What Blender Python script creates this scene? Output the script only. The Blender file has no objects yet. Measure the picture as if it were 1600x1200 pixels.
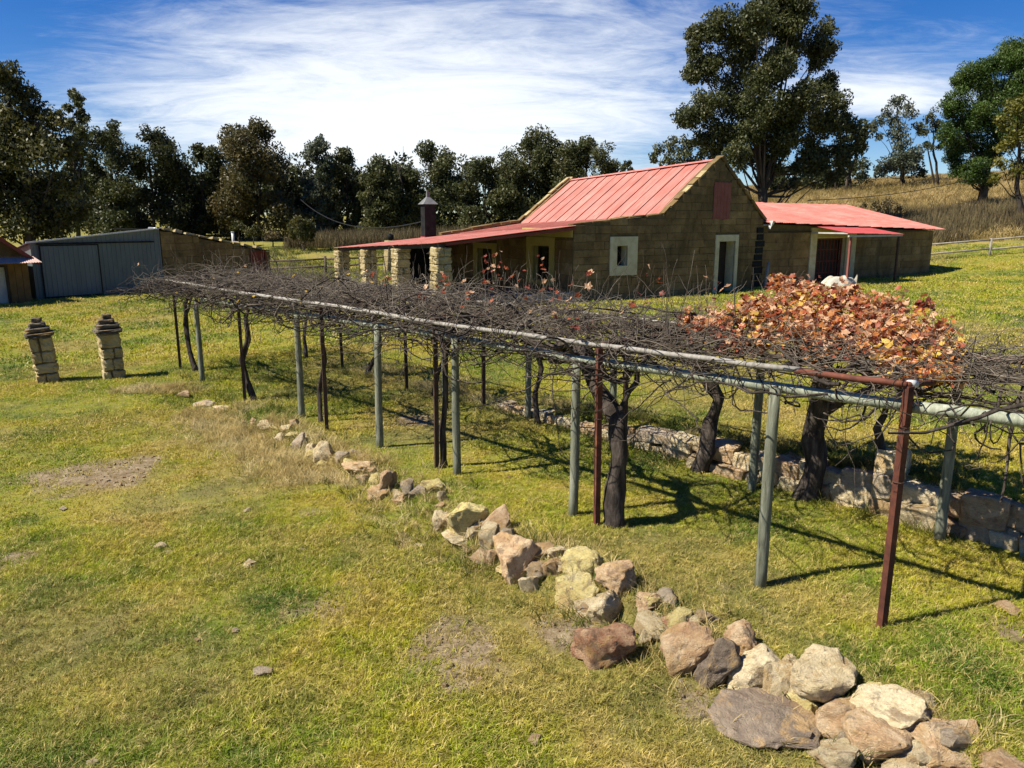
import bpy, bmesh, math, random
import numpy as np
from mathutils import Vector, Matrix, Euler
from math import radians, sin, cos, pi
random.seed(7); RNG = np.random.default_rng(11)
SC = bpy.context.scene; COL = SC.collection

# ---------------------------------------------------------------- camera, sky, sun, exposure
PITCH = radians(12.0); CAM_H = 3.2; F_PX = 1202.0
cam_data = bpy.data.cameras.new('camera'); cam = bpy.data.objects.new('camera', cam_data); COL.objects.link(cam)
cam.location = (0, 0, CAM_H); cam.rotation_euler = (radians(90) - PITCH, 0, 0)
cam_data.sensor_width = 36.0; cam_data.lens = 36.0 * F_PX / 1600.0
cam_data.clip_start = 0.1; cam_data.clip_end = 3000
SC.camera = cam

SUN_EL = radians(52.0); SUN_DIR = Vector((-0.954, -0.30, 0)).normalized()     # horizontal direction towards the sun
SUN_VEC = Vector((SUN_DIR.x * cos(SUN_EL), SUN_DIR.y * cos(SUN_EL), sin(SUN_EL)))
sd = bpy.data.lights.new('sun', 'SUN'); sd.energy = 5.0; sd.angle = radians(0.53); sd.color = (1.0, 0.93, 0.80)
sun = bpy.data.objects.new('sun', sd); COL.objects.link(sun)
sun.rotation_euler = (-SUN_VEC).to_track_quat('-Z', 'Y').to_euler(); sun.location = (-30, -10, 40)

world = bpy.data.worlds.new('World'); SC.world = world; world.use_nodes = True
def build_world():
    nt = world.node_tree; nt.nodes.clear(); N = nt.nodes.new; L = nt.links.new
    out = N('ShaderNodeOutputWorld'); bg = N('ShaderNodeBackground'); bg.inputs[1].default_value = 0.060
    sky = N('ShaderNodeTexSky'); sky.sky_type = 'NISHITA'; sky.sun_disc = False
    sky.sun_elevation = SUN_EL; sky.sun_rotation = math.atan2(SUN_DIR.x, SUN_DIR.y)
    sky.altitude = 1600; sky.air_density = 1.0; sky.dust_density = 0.35; sky.ozone_density = 3.0
    hs = N('ShaderNodeHueSaturation'); hs.inputs['Hue'].default_value = 0.515; hs.inputs['Saturation'].default_value = 1.42; hs.inputs['Value'].default_value = 1.06
    L(sky.outputs[0], hs.inputs['Color'])
    tc = N('ShaderNodeTexCoord'); sep = N('ShaderNodeSeparateXYZ'); L(tc.outputs['Generated'], sep.inputs[0])
    def M(op, a, b=None, c=None):
        m = N('ShaderNodeMath'); m.operation = op
        for i, q in enumerate((a, b, c)):
            if q is None: continue
            if isinstance(q, (int, float)): m.inputs[i].default_value = q
            else: L(q, m.inputs[i])
        return m.outputs[0]
    zz = M('ADD', M('MAXIMUM', sep.outputs[2], 0.0), 0.16)
    cx = M('DIVIDE', sep.outputs[0], zz); cy = M('DIVIDE', sep.outputs[1], zz)
    comb = N('ShaderNodeCombineXYZ'); L(cx, comb.inputs[0]); L(cy, comb.inputs[1])
    mp = N('ShaderNodeMapping'); mp.inputs['Rotation'].default_value = (0, 0, radians(-24)); mp.inputs['Scale'].default_value = (1.0, 1.9, 1)
    L(comb.outputs[0], mp.inputs['Vector'])
    def noise(scale, det, rough, dist, off):
        n = N('ShaderNodeTexNoise'); n.inputs['Scale'].default_value = scale; n.inputs['Detail'].default_value = det
        n.inputs['Roughness'].default_value = rough; n.inputs['Distortion'].default_value = dist
        a = N('ShaderNodeVectorMath'); a.operation = 'ADD'; a.inputs[1].default_value = off
        L(mp.outputs[0], a.inputs[0]); L(a.outputs[0], n.inputs['Vector']); return n.outputs[0]
    big = noise(0.34, 2, 0.5, 0.0, (3.1, 0.4, 0)); fine = noise(1.5, 9, 0.66, 0.9, (1.7, 5.2, 0)); wisp = noise(4.5, 8, 0.7, 1.4, (0.3, 2.2, 0))
    # the main cloud bank lies a little left of the view, over the trees
    dx = M('SUBTRACT', cx, -0.45); dy = M('SUBTRACT', cy, 3.75)
    r2 = M('ADD', M('MULTIPLY', M('MULTIPLY', dx, dx), 0.55), M('MULTIPLY', M('MULTIPLY', dy, dy), 0.42))
    bank = M('EXPONENT', M('MULTIPLY', r2, -1.0))
    dx2 = M('SUBTRACT', cx, 1.42); dy2 = M('SUBTRACT', cy, 3.05)
    bank2 = M('EXPONENT', M('MULTIPLY', M('ADD', M('MULTIPLY', M('MULTIPLY', dx2, dx2), 5.0), M('MULTIPLY', M('MULTIPLY', dy2, dy2), 14.0)), -1.0))
    s = M('ADD', M('ADD', M('MULTIPLY', big, 0.40), M('MULTIPLY', fine, 0.60)), M('MULTIPLY', wisp, 0.20))
    s = M('ADD', M('ADD', s, M('MULTIPLY', bank, 0.66)), M('MULTIPLY', bank2, 0.42))
    mr = N('ShaderNodeMapRange'); mr.interpolation_type = 'SMOOTHSTEP'; mr.inputs[1].default_value = 0.70; mr.inputs[2].default_value = 1.20
    L(s, mr.inputs[0])
    mask = M('MULTIPLY', mr.outputs[0], 0.92)
    mix = N('ShaderNodeMix'); mix.data_type = 'RGBA'; L(mask, mix.inputs['Factor']); L(hs.outputs[0], mix.inputs[6])
    mix.inputs[7].default_value = (10.0, 10.4, 10.7, 1)
    L(mix.outputs[2], bg.inputs[0]); L(bg.outputs[0], out.inputs[0])
build_world()
VS = SC.view_settings; VS.view_transform = 'Standard'; VS.look = 'None'; VS.gamma = 1.0; VS.use_curve_mapping = False; VS.exposure = 0.85
SC.cycles.max_bounces = 4; SC.cycles.diffuse_bounces = 2; SC.cycles.glossy_bounces = 2; SC.cycles.transmission_bounces = 3; SC.cycles.transparent_max_bounces = 8; SC.cycles.use_adaptive_sampling = True

# ---------------------------------------------------------------- pixel <-> world helpers
CP, SP = cos(PITCH), sin(PITCH)
def ray(px, py):
    x = (px - 800) / F_PX; y = -(py - 600) / F_PX
    return np.array([x, CP + y * SP, -SP + y * CP])
def atY(px, py, Y):
    d = ray(px, py); t = Y / d[1]; return Vector((d[0] * t, Y, CAM_H + d[2] * t))
def depth(P): return P[1] * CP - (P[2] - CAM_H) * SP

# ---------------------------------------------------------------- terrain
def sstep(x, a, b):
    t = np.clip((x - a) / (b - a), 0, 1); return t * t * (3 - 2 * t)
R2 = math.sqrt(.5)
def uv(x, y): return (-x + y) * R2, (x + y) * R2
def xy(u, v): return (v - u) * R2, (v + u) * R2
_cp = np.array([
 (0,0,0),(-6,4,0),(6,0,0),(-12,8,0),(3,6,0),(0,9,0),(-4,13,0),(-8,17,0),(-14,14,0),(-20,24,0),(-20,32,0),(-13,41.5,.1),(-9,24,.05),(-26,20,0),
 (6,8,.0),(9,6,.1),(4,13,.1),(0,17,.12),(-4,22,.2),(8,14,.3),(14,10,.45),(12,19,.5),(20,22,.85),(26,15,.9),(4,21,.3),
 (2.1,27.3,.40),(8.5,31,.38),(10.5,32,.5),(15,34.8,.6),(20,37.5,.66),(-2.2,24.8,.42),(-7.4,33.8,.3),(-2,38,.5),(4,41,.7),(12,42,.9),(18,46,1.3),
 (24.5,41,1.42),(31,41,1.9),(38,30,1.8),(-10,45,.4),(-7,43,.45),(-14,52,.75),(-13,65,1.5),(0,65,2.0),(-30,70,1.5),(-30,45,.3),
 (22,60,3.2),(36,60,3.9),(12,62,2.9),(20,85,5.6),(31,85,6.3),(36,85,6.6),(56,85,7.8),(45,65,4.9),(0,88,3.2),(-25,88,2.0),(-55,60,1),(-60,90,1.8),
 (20,110,6.6),(60,110,9),(0,130,4.5),(90,80,9),(70,40,4),(60,10,2),(-60,20,0),(-60,-20,0),(60,-20,1),(0,-30,0),(150,150,10),(-150,150,4),(-150,-60,0),(150,-60,2),(0,260,5),(150,300,9),(-150,300,5)], float)
def _phi(r2): return np.where(r2 > 0, r2 * np.log(np.maximum(r2, 1e-9)), 0.0)
def _fit():
    n = len(_cp); P = _cp[:, :2] / 50.0
    d = P[:, None] - P[None]; K = _phi((d ** 2).sum(-1)) + np.eye(n) * 2e-3
    A = np.zeros((n + 3, n + 3)); A[:n, :n] = K; A[:n, n] = 1; A[:n, n + 1:] = P; A[n, :n] = 1; A[n + 1:, :n] = P.T
    return P, np.linalg.solve(A, np.concatenate([_cp[:, 2], np.zeros(3)]))
_TP, _TW = _fit()
def stone_line_v(u): return np.interp(u, [0, 2.0, 4.2, 6, 7.5, 9.3, 11.2, 14.5, 18], [4.95, 4.98, 5.05, 5.2, 5.38, 5.58, 5.8, 5.75, 5.7])
def wall_line_v(u): return np.interp(u, [-3, 1.4, 3, 4.9, 6.2, 7.6, 12], [8.75, 8.66, 8.72, 8.68, 8.88, 8.95, 9.2])
def wall_h(u): return np.interp(u, [-4, 0, 2, 4, 6, 8, 10], [.45, .45, .42, .33, .24, .15, 0])
def vnoise(x, y, s, seed=0):
    x = np.asarray(x, float) * s + seed * 17.3; y = np.asarray(y, float) * s - seed * 9.1
    i = np.floor(x); j = np.floor(y); fx = x - i; fy = y - j
    def h(a, b): 
        q = np.sin(a * 127.1 + b * 311.7 + seed * 13.7) * 43758.5453; return q - np.floor(q)
    fx = fx * fx * (3 - 2 * fx); fy = fy * fy * (3 - 2 * fy)
    return (h(i, j) * (1 - fx) + h(i + 1, j) * fx) * (1 - fy) + (h(i, j + 1) * (1 - fx) + h(i + 1, j + 1) * fx) * fy
def height(x, y):
    x = np.asarray(x, float); y = np.asarray(y, float); shp = x.shape
    xf = x.ravel(); yf = y.ravel(); z = np.empty(xf.shape)
    for k in range(0, len(xf), 20000):
        a = xf[k:k + 20000] / 50; b = yf[k:k + 20000] / 50
        r2 = (a[:, None] - _TP[None, :, 0]) ** 2 + (b[:, None] - _TP[None, :, 1]) ** 2
        n = len(_TP)
        z[k:k + 20000] = _phi(r2) @ _TW[:n] + _TW[n] + a * _TW[n + 1] + b * _TW[n + 2]
    u, v = uv(xf, yf); dv = v - wall_line_v(u)
    z += wall_h(u) * sstep(dv, 0.0, .16) * np.exp(-np.clip(dv, 0, 99) ** 2 / 30.0) * sstep(u, -14, -4)
    z += -.17 * (1 - sstep(v - stone_line_v(u), -.28, .10)) * (1 - sstep(u, 11, 15)) * sstep(yf, -20, -5) * np.exp(-np.clip(-xf - 6, 0, 99) ** 2 / 60)
    near = np.exp(-((xf ** 2 + yf ** 2) / 900))
    z += near * ((vnoise(xf, yf, .8, 1) - .5) * .07 + (vnoise(xf, yf, 2.6, 2) - .5) * .035)
    return z.reshape(shp)
def gz(x, y): return float(height(np.array([x]), np.array([y]))[0])
def hit(px, py):
    d = ray(px, py); t = np.geomspace(2.5, 300, 1500)
    x, y, z = d[0] * t, d[1] * t, CAM_H + d[2] * t
    below = z < height(x, y); k = int(np.argmax(below))
    if not below.any(): k = len(t) - 1
    return Vector((x[k], y[k], gz(x[k], y[k])))

# ---------------------------------------------------------------- node material helpers
class NB:
    def __init__(s, name):
        s.m = bpy.data.materials.new(name); s.m.use_nodes = True; s.nt = s.m.node_tree; s.nt.nodes.clear()
        s.out = s.n('ShaderNodeOutputMaterial')
    def n(s, t, **kw):
        q = s.nt.nodes.new(t)
        for k, v in kw.items(): setattr(q, k, v)
        return q
    def l(s, a, b): s.nt.links.new(a, b)
    def pos(s): return s.n('ShaderNodeNewGeometry').outputs['Position']
    def obj(s): return s.n('ShaderNodeTexCoord').outputs['Object']
    def rnd(s): return s.n('ShaderNodeObjectInfo').outputs['Random']
    def scale(s, vec, sc):
        m = s.n('ShaderNodeMapping'); m.inputs['Scale'].default_value = sc; s.l(vec, m.inputs[0]); return m.outputs[0]
    def noise(s, vec, scale, det=4, rough=.55, dist=0.0, w=None):
        q = s.n('ShaderNodeTexNoise'); q.inputs['Scale'].default_value = scale; q.inputs['Detail'].default_value = det
        q.inputs['Roughness'].default_value = rough; q.inputs['Distortion'].default_value = dist
        if vec is not None: s.l(vec, q.inputs['Vector'])
        if w is not None:
            q.noise_dimensions = '4D'; s.l(w, q.inputs['W'])
        return q.outputs[0]
    def math(s, op, a, b=None):
        m = s.n('ShaderNodeMath', operation=op)
        for i, q in enumerate((a, b)):
            if q is None: continue
            if isinstance(q, (int, float)): m.inputs[i].default_value = q
            else: s.l(q, m.inputs[i])
        return m.outputs[0]
    def ramp(s, fac, stops, interp='LINEAR'):
        r = s.n('ShaderNodeValToRGB'); e = r.color_ramp.elements; r.color_ramp.interpolation = interp
        while len(e) < len(stops): e.new(.5)
        for el, (p, c) in zip(e, stops):
            el.position = p; el.color = (c[0], c[1], c[2], 1) if not isinstance(c, (int, float)) else (c, c, c, 1)
        s.l(fac, r.inputs[0]); return r.outputs[0]
    def mix(s, fac, a, b, mode='MIX'):
        m = s.n('ShaderNodeMix', data_type='RGBA', blend_type=mode)
        for sock, q in ((m.inputs['Factor'], fac), (m.inputs[6], a), (m.inputs[7], b)):
            if isinstance(q, (int, float)): sock.default_value = q
            elif isinstance(q, tuple): sock.default_value = (q[0], q[1], q[2], 1)
            else: s.l(q, sock)
        return m.outputs[2]
    def bump(s, h, strength=.3, dist=.02):
        b = s.n('ShaderNodeBump'); b.inputs['Strength'].default_value = strength; b.inputs['Distance'].default_value = dist
        s.l(h, b.inputs['Height']); return b.outputs[0]
    def done(s, col, rough=.85, normal=None, spec=.3, metal=0.0, trans=0.0):
        p = s.n('ShaderNodeBsdfPrincipled')
        if isinstance(col, tuple): p.inputs['Base Color'].default_value = (col[0], col[1], col[2], 1)
        else: s.l(col, p.inputs['Base Color'])
        if isinstance(rough, (int, float)): p.inputs['Roughness'].default_value = rough
        else: s.l(rough, p.inputs['Roughness'])
        p.inputs['Specular IOR Level'].default_value = spec; p.inputs['Metallic'].default_value = metal
        if normal is not None: s.l(normal, p.inputs['Normal'])
        o = p.outputs[0]
        if trans > 0:
            t = s.n('ShaderNodeBsdfTranslucent')
            if isinstance(col, tuple): t.inputs[0].default_value = (col[0], col[1], col[2], 1)
            else: s.l(col, t.inputs[0])
            mx = s.n('ShaderNodeMixShader'); mx.inputs[0].default_value = trans
            s.l(o, mx.inputs[1]); s.l(t.outputs[0], mx.inputs[2]); o = mx.outputs[0]
        s.l(o, s.out.inputs[0]); return s.m

def lawn_colour(b, blade):
    """green / olive / straw patches in world space; the same field colours soil sheet and blades"""
    p = b.pos()
    big = b.noise(p, .33, 4, .6, .6); mid = b.noise(p, 1.3, 4, .6, .4); fine = b.noise(p, 9.0, 3, .6)
    f = b.math('ADD', b.math('MULTIPLY', big, .60), b.math('MULTIPLY', mid, .40))
    col = b.ramp(f, [(.38, (.055, .098, .008)), (.44, (.112, .150, .010)), (.50, (.190, .204, .013)), (.56, (.245, .222, .018)), (.63, (.262, .205, .045))])
    dr = b.n('ShaderNodeAttribute', attribute_name='dry', attribute_type='INSTANCER' if blade else 'GEOMETRY').outputs['Fac']
    col = b.mix(b.math('MULTIPLY', dr, .60), col, b.ramp(mid, [(.35, (.130, .108, .030)), (.65, (.245, .192, .068))]))
    if blade:
        r = b.n('ShaderNodeAttribute', attribute_name='tint', attribute_type='INSTANCER').outputs['Fac']
        straw = b.ramp(r, [(.0, 0.0), (.64, 0.0), (.72, 1.0), (1, 1.0)])
        col = b.mix(b.math('MULTIPLY', straw, .75), col, (.36, .28, .105))
        lum = b.ramp(b.noise(p, 17, 3, .65), [(.28, .50), (.72, 1.55)])
        col = b.mix(1.0, col, lum, 'MULTIPLY')
        hsv = b.n('ShaderNodeHueSaturation'); hsv.inputs['Saturation'].default_value = 1.0; hsv.inputs['Value'].default_value = 1.68; b.l(col, hsv.inputs['Color']); col = hsv.outputs[0]
    return col, p, mid, fine

def mat_ground():
    b = NB('lawn_soil'); col, p, mid, fine = lawn_colour(b, False)
    sep = b.n('ShaderNodeSeparateXYZ'); b.l(p, sep.inputs[0])
    soil = b.ramp(b.noise(p, 9, 8, .78), [(.3, (.09, .062, .036)), (.5, (.20, .150, .092)), (.7, (.36, .29, .20))])
    ba = b.n('ShaderNodeAttribute', attribute_name='bare').outputs['Fac']; bare = b.ramp(b.math('ADD', b.math('MULTIPLY', ba, .8), b.math('MULTIPLY', fine, .35)), [(.30, 0.0), (.75, .95)])
    col = b.mix(b.ramp(fine, [(.35, .45), (.7, .0)]), col, soil)
    col = b.mix(bare, col, soil)
    hill = b.ramp(b.noise(p, .22, 6, .65, .8), [(.30, (.15, .125, .035)), (.47, (.27, .20, .075)), (.60, (.36, .26, .11)), (.75, (.20, .15, .075))])
    d = b.n('ShaderNodeMapRange'); d.inputs[1].default_value = 44; d.inputs[2].default_value = 56
    b.l(b.math('ADD', sep.outputs[1], b.math('MULTIPLY', sep.outputs[0], .10)), d.inputs[0])
    dx = b.n('ShaderNodeMapRange'); dx.inputs[1].default_value = -4; dx.inputs[2].default_value = 8; b.l(sep.outputs[0], dx.inputs[0])
    col = b.mix(b.math('MULTIPLY', d.outputs[0], b.math('ADD', b.math('MULTIPLY', dx.outputs[0], .8), .2)), col, hill)
    n = b.bump(b.math('ADD', fine, b.noise(p, 40, 4, .7)), .6, .03)
    return b.done(col, .95, n, .1)
def mat_blade():
    b = NB('grass_blade'); col, *_ = lawn_colour(b, True); return b.done(col, .55, None, .25, trans=.35)
def mat_simple(name, stops, scale=6, rough=.85, bump=.3, bscale=30, spec=.25, stretch=(1, 1, 1), world=False, rnd=.25, trans=0, metal=0, bd=.01, det=5):
    b = NB(name); v = b.pos() if world else b.obj()
    v = b.scale(v, stretch); w = b.math('MULTIPLY', b.rnd(), 37.0)
    n = b.noise(v, scale, det, .62, .3, w)
    col = b.ramp(n, stops)
    if rnd: col = b.mix(1.0, col, b.ramp(b.rnd(), [(0, 1 - rnd), (1, 1 + rnd)]), 'MULTIPLY')
    nm = b.bump(b.noise(v, bscale, 5, .7, 0, w), bump, bd) if bump else None
    return b.done(col, rough, nm, spec, metal, trans)
def mat_rock(name, stops, lichen):
    b = NB(name); v = b.obj(); w = b.math('MULTIPLY', b.rnd(), 41.0)
    n = b.noise(v, 1.9, 8, .70, 1.3, w); col = b.ramp(n, stops); col = b.mix(1.0, col, b.ramp(b.noise(v, 13, 5, .75, .5, w), [(.3, .85), (.65, 1.42)]), 'MULTIPLY')
    col = b.mix(b.ramp(b.noise(v, 1.3, 6, .7, 1.0, b.math('ADD', w, 7.3)), [(.52, 0.0), (.58, .62)]), col, (.50, .32, .13))
    col = b.mix(b.ramp(b.noise(v, 1.7, 7, .72, 1.2, b.math('ADD', w, 19.1)), [(.55, 0.0), (.60, .60)]), col, (.19, .135, .095))
    crack = b.noise(v, 7, 6, .75, 1.6, w); col = b.mix(b.ramp(crack, [(.33, .85), (.40, 0.0)]), col, (.10, .075, .05))
    lic = b.noise(v, 4.4, 6, .7, .3, w); col = b.mix(b.ramp(lic, [(.58, 0.0), (.68, lichen * .7)]), col, (.20, .175, .13))
    col = b.mix(1.0, col, b.ramp(b.rnd(), [(0, .82), (1, 1.15)]), 'MULTIPLY')
    nm = b.bump(b.math('ADD', b.noise(v, 11, 8, .72, .6, w), b.noise(v, 45, 4, .7, 0, w)), 1.0, .030)
    return b.done(col, .92, nm, .15)
def mat_leaf(name, stops, trans=.30, rough=.5, spec=.35, scale=.55, val=.35):
    b = NB(name); p = b.pos()
    n = b.noise(p, scale, 4, .65); col = b.ramp(n, stops)
    col = b.mix(1.0, col, b.ramp(b.noise(p, 6, 2), [(.3, 1 - val), (.7, 1 + val)]), 'MULTIPLY')
    return b.done(col, rough, None, spec, trans=trans)
MT = {}
def build_materials():
    M = MT
    M['ground'] = mat_ground(); M['blade'] = mat_blade()
    M['straw'] = mat_leaf('straw_blade', [(.3, (.34, .25, .09)), (.5, (.52, .41, .17)), (.7, (.62, .52, .28))], .3, .6, .2, 1.2)
    M['hillgrass'] = mat_leaf('hill_grass', [(.30, (.16, .125, .04)), (.48, (.30, .225, .085)), (.62, (.44, .335, .15)), (.75, (.25, .165, .07))], .3, .6, .2, .16)
    M['weed'] = mat_leaf('dry_weed', [(.3, (.085, .065, .035)), (.5, (.14, .11, .055)), (.7, (.20, .165, .075))], .25, .7, .2, .4)
    M['bankgrass'] = mat_leaf('bank_grass', [(.3, (.055, .085, .015)), (.5, (.10, .12, .02)), (.7, (.24, .20, .06))], .3, .6, .2, 1.6)
    cream = [(.25, (.40, .29, .14)), (.42, (.56, .45, .26)), (.58, (.64, .54, .35)), (.8, (.48, .31, .16))]
    M['rock_cream'] = mat_rock('sandstone_cream', cream, .75)
    M['rock_yellow'] = mat_rock('sandstone_yellow', [(.25, (.44, .34, .11)), (.5, (.60, .50, .21)), (.75, (.64, .56, .34))], .5)
    M['rock_tan'] = mat_rock('sandstone_tan', [(.25, (.30, .17, .085)), (.45, (.44, .29, .16)), (.6, (.56, .43, .27)), (.8, (.40, .22, .11))], .6)
    M['rock_red'] = mat_rock('sandstone_rust', [(.25, (.17, .075, .042)), (.45, (.30, .145, .08)), (.62, (.48, .33, .20)), (.8, (.24, .10, .055))], .4)
    M['rock_grey'] = mat_rock('sandstone_grey', [(.25, (.24, .185, .13)), (.5, (.38, .31, .22)), (.75, (.54, .46, .33))], .8)
    M['rock_slab'] = mat_rock('dark_brown_stone', [(.25, (.10, .078, .06)), (.5, (.19, .148, .11)), (.75, (.33, .265, .19))], .6)  # darker stone; the big slab's shadowed side is put into this colour
    M['rock_cap'] = mat_rock('lichen_dark_stone', [(.3, (.060, .052, .040)), (.5, (.115, .100, .076)), (.75, (.22, .195, .15))], .6)
    blk = NB('sandstone_block'); v = blk.pos(); o = blk.obj(); w = blk.math('MULTIPLY', blk.rnd(), 31.0)
    c = blk.ramp(blk.noise(v, 1.6, 6, .65, .4), [(.28, (.150, .098, .040)), (.5, (.215, .146, .064)), (.72, (.285, .205, .100))])
    c = blk.mix(1.0, c, blk.ramp(blk.rnd(), [(0, .82), (1, 1.16)]), 'MULTIPLY')
    c = blk.mix(blk.ramp(blk.noise(blk.scale(v, (1, 1, .45)), .9, 7, .7, .6), [(.44, 0.0), (.66, .70)]), c, (.058, .045, .026))
    c = blk.mix(blk.ramp(blk.noise(v, 7, 6, .75, .8), [(.55, 0.0), (.68, .65)]), c, (.045, .036, .024))
    M['block'] = blk.done(c, .95, blk.bump(blk.noise(v, 14, 7, .75), .7, .03), .1)
    lt = NB('sandstone_pale'); v = lt.pos()
    c = lt.ramp(lt.noise(v, 3, 6, .65), [(.3, (.27, .205, .095)), (.55, (.39, .315, .165)), (.75, (.46, .395, .245))])
    c = lt.mix(1.0, c, lt.ramp(lt.rnd(), [(0, .85), (1, 1.12)]), 'MULTIPLY')
    c = lt.mix(lt.ramp(lt.noise(v, 8, 6, .75), [(.56, 0.0), (.70, .6)]), c, (.12, .10, .065))
    M['pale_block'] = lt.done(c, .95, lt.bump(lt.noise(v, 16, 7, .75), .7, .03), .1)
    M['mortar'] = mat_simple('earth_mortar', [(.3, (.085, .063, .030)), (.7, (.150, .114, .058))], 5, .95, .4, 30, .1, world=True, rnd=0)
    M['plaster'] = mat_simple('cream_plaster', [(.3, (.40, .36, .215)), (.55, (.53, .485, .31)), (.75, (.58, .54, .38))], 4, .9, .15, 25, .2, world=True, rnd=.05)
    M['plaster_yellow'] = mat_simple('yellow_plaster', [(.3, (.34, .28, .085)), (.7, (.43, .36, .13))], 3, .9, .15, 25, .2, world=True, rnd=.05)
    rf = NB('red_roof_paint'); v = rf.pos(); ov = rf.obj()
    c = rf.ramp(rf.noise(v, .8, 5, .6, .3), [(.3, (.40, .130, .100)), (.55, (.48, .175, .140)), (.75, (.53, .225, .185))])
    c = rf.mix(1.0, c, rf.ramp(rf.rnd(), [(0, .86), (1, 1.10)]), 'MULTIPLY')
    c = rf.mix(rf.ramp(rf.noise(rf.scale(ov, (.5, 4.5, .5)), 1.6, 7, .72, .4), [(.50, 0.0), (.66, .62)]), c, (.25, .062, .042)); c = rf.mix(rf.ramp(rf.noise(rf.scale(ov, (.8, 3.0, .8)), 3.0, 7, .75, .4), [(.58, 0.0), (.70, .5)]), c, (.17, .06, .035))
    c = rf.mix(rf.ramp(rf.noise(rf.scale(ov, (.6, 2.0, .6)), 1.1, 7, .7, .9), [(.52, 0.0), (.70, .55)]), c, (.52, .29, .235))
    M['roof'] = rf.done(c, .62, rf.bump(rf.noise(v, 30, 4, .6), .1, .005), .35)
    M['roof_fresh'] = mat_simple('bright_red_paint', [(.3, (.32, .052, .050)), (.7, (.39, .075, .070))], 2, .5, .05, 30, .4, world=True, rnd=.05)
    M['dark_red'] = mat_simple('dark_red_board', [(.3, (.11, .022, .014)), (.7, (.18, .04, .028))], 6, .7, .15, 40, .3, rnd=.1)
    M['hatch'] = mat_simple('faded_red_hatch', [(.3, (.19, .062, .050)), (.7, (.24, .088, .072))], 4, .8, .15, 40, .2, rnd=.05)
    M['rust'] = mat_simple('rust_brown_steel', [(.3, (.040, .014, .009)), (.45, (.085, .027, .016)), (.58, (.115, .036, .020)), (.72, (.20, .080, .036))], 9, .8, .25, 60, .35, rnd=.2)
    M['steel_dark'] = mat_simple('weathered_brown_steel', [(.3, (.032, .018, .013)), (.7, (.080, .045, .030))], 9, .75, .25, 60, .3, rnd=.2)
    M['green_pole'] = mat_simple('treated_green_pole', [(.30, (.064, .062, .044)), (.42, (.135, .140, .100)), (.55, (.190, .198, .145)), (.72, (.31, .315, .245))], 5, .88, .7, 16, .2, (6, 6, .7), rnd=.12)
    M['green_rail'] = mat_simple('treated_green_rail', [(.30, (.085, .090, .066)), (.40, (.20, .215, .160)), (.55, (.28, .30, .225)), (.72, (.42, .43, .35))], 5, .88, .7, 16, .2, (6, 6, .7), rnd=.1)
    M['grey_pipe'] = mat_simple('bleached_grey_pole', [(.28, (.14, .125, .105)), (.5, (.27, .25, .215)), (.72, (.38, .36, .32))], 5, .75, .3, 20, .3, (6, 6, .8), rnd=.1)
    M['bark'] = mat_simple('vine_bark', [(.3, (.020, .016, .013)), (.5, (.055, .044, .036)), (.7, (.14, .115, .095))], 16, .95, .9, 34, .15, (1, 1, .22), rnd=.1, bd=.02)
    M['cane'] = mat_simple('vine_cane', [(.3, (.052, .041, .030)), (.5, (.120, .098, .074)), (.7, (.29, .25, .20))], 2.2, .8, 0, 30, .2, rnd=.1)
    M['gumbark'] = mat_simple('gum_bark', [(.3, (.022, .017, .013)), (.5, (.050, .040, .030)), (.75, (.13, .11, .085))], 2.5, .9, .5, 8, .15, (1, 1, .2), rnd=.2, bd=.05)
    M['gum'] = mat_leaf('gum_leaf', [(.3, (.042, .054, .017)), (.5, (.072, .082, .027)), (.7, (.118, .115, .044))])
    M['gum_silver'] = mat_leaf('gum_silver_leaf', [(.3, (.050, .066, .038)), (.5, (.085, .102, .060)), (.7, (.14, .15, .095))])
    M['gum_rust'] = mat_leaf('gum_rust_leaf', [(.3, (.054, .056, .018)), (.5, (.092, .080, .027)), (.7, (.135, .100, .036))])
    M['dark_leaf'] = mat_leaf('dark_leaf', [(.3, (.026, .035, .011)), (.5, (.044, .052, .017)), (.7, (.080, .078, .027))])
    M['olive_leaf'] = mat_leaf('olive_leaf', [(.3, (.042, .050, .014)), (.5, (.076, .076, .021)), (.7, (.13, .115, .034))])
    M['green_leaf'] = mat_leaf('fresh_green_leaf', [(.3, (.030, .062, .010)), (.5, (.056, .100, .015)), (.7, (.095, .135, .024))])
    M['lime_leaf'] = mat_leaf('yellow_green_leaf', [(.3, (.075, .085, .012)), (.5, (.13, .125, .018)), (.7, (.19, .17, .030))])
    cl = NB('blue_grey_cladding'); v = cl.pos()
    c = cl.ramp(cl.noise(cl.scale(v, (1, 1, .3)), 1.5, 5, .6), [(.3, (.085, .112, .116)), (.7, (.120, .150, .155))])
    M['cladding'] = cl.done(c, .5, None, .4)
    M['white_metal'] = mat_simple('white_painted_metal', [(.3, (.52, .52, .50)), (.7, (.64, .64, .62))], 4, .5, 0, 30, .4, rnd=.05)
    M['pinkwhite'] = mat_simple('pale_pink_sheet', [(.3, (.42, .26, .22)), (.7, (.50, .36, .31))], 4, .6, 0, 30, .3, rnd=.05)
    M['glass'] = NB('dark_window_glass').done((.012, .013, .015), .08, None, .5)
    M['dark'] = NB('dark_interior').done((.012, .010, .008), .9, None, .1)
    M['wood_dark'] = mat_simple('dark_stained_wood', [(.3, (.018, .012, .009)), (.7, (.045, .03, .022))], 6, .6, .2, 30, .3, (1, 1, .3), rnd=.1)
    M['wood_grey'] = mat_simple('weathered_grey_wood', [(.3, (.16, .14, .11)), (.7, (.34, .31, .26))], 5, .85, .3, 30, .2, (1, 1, 1), rnd=.15)
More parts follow.
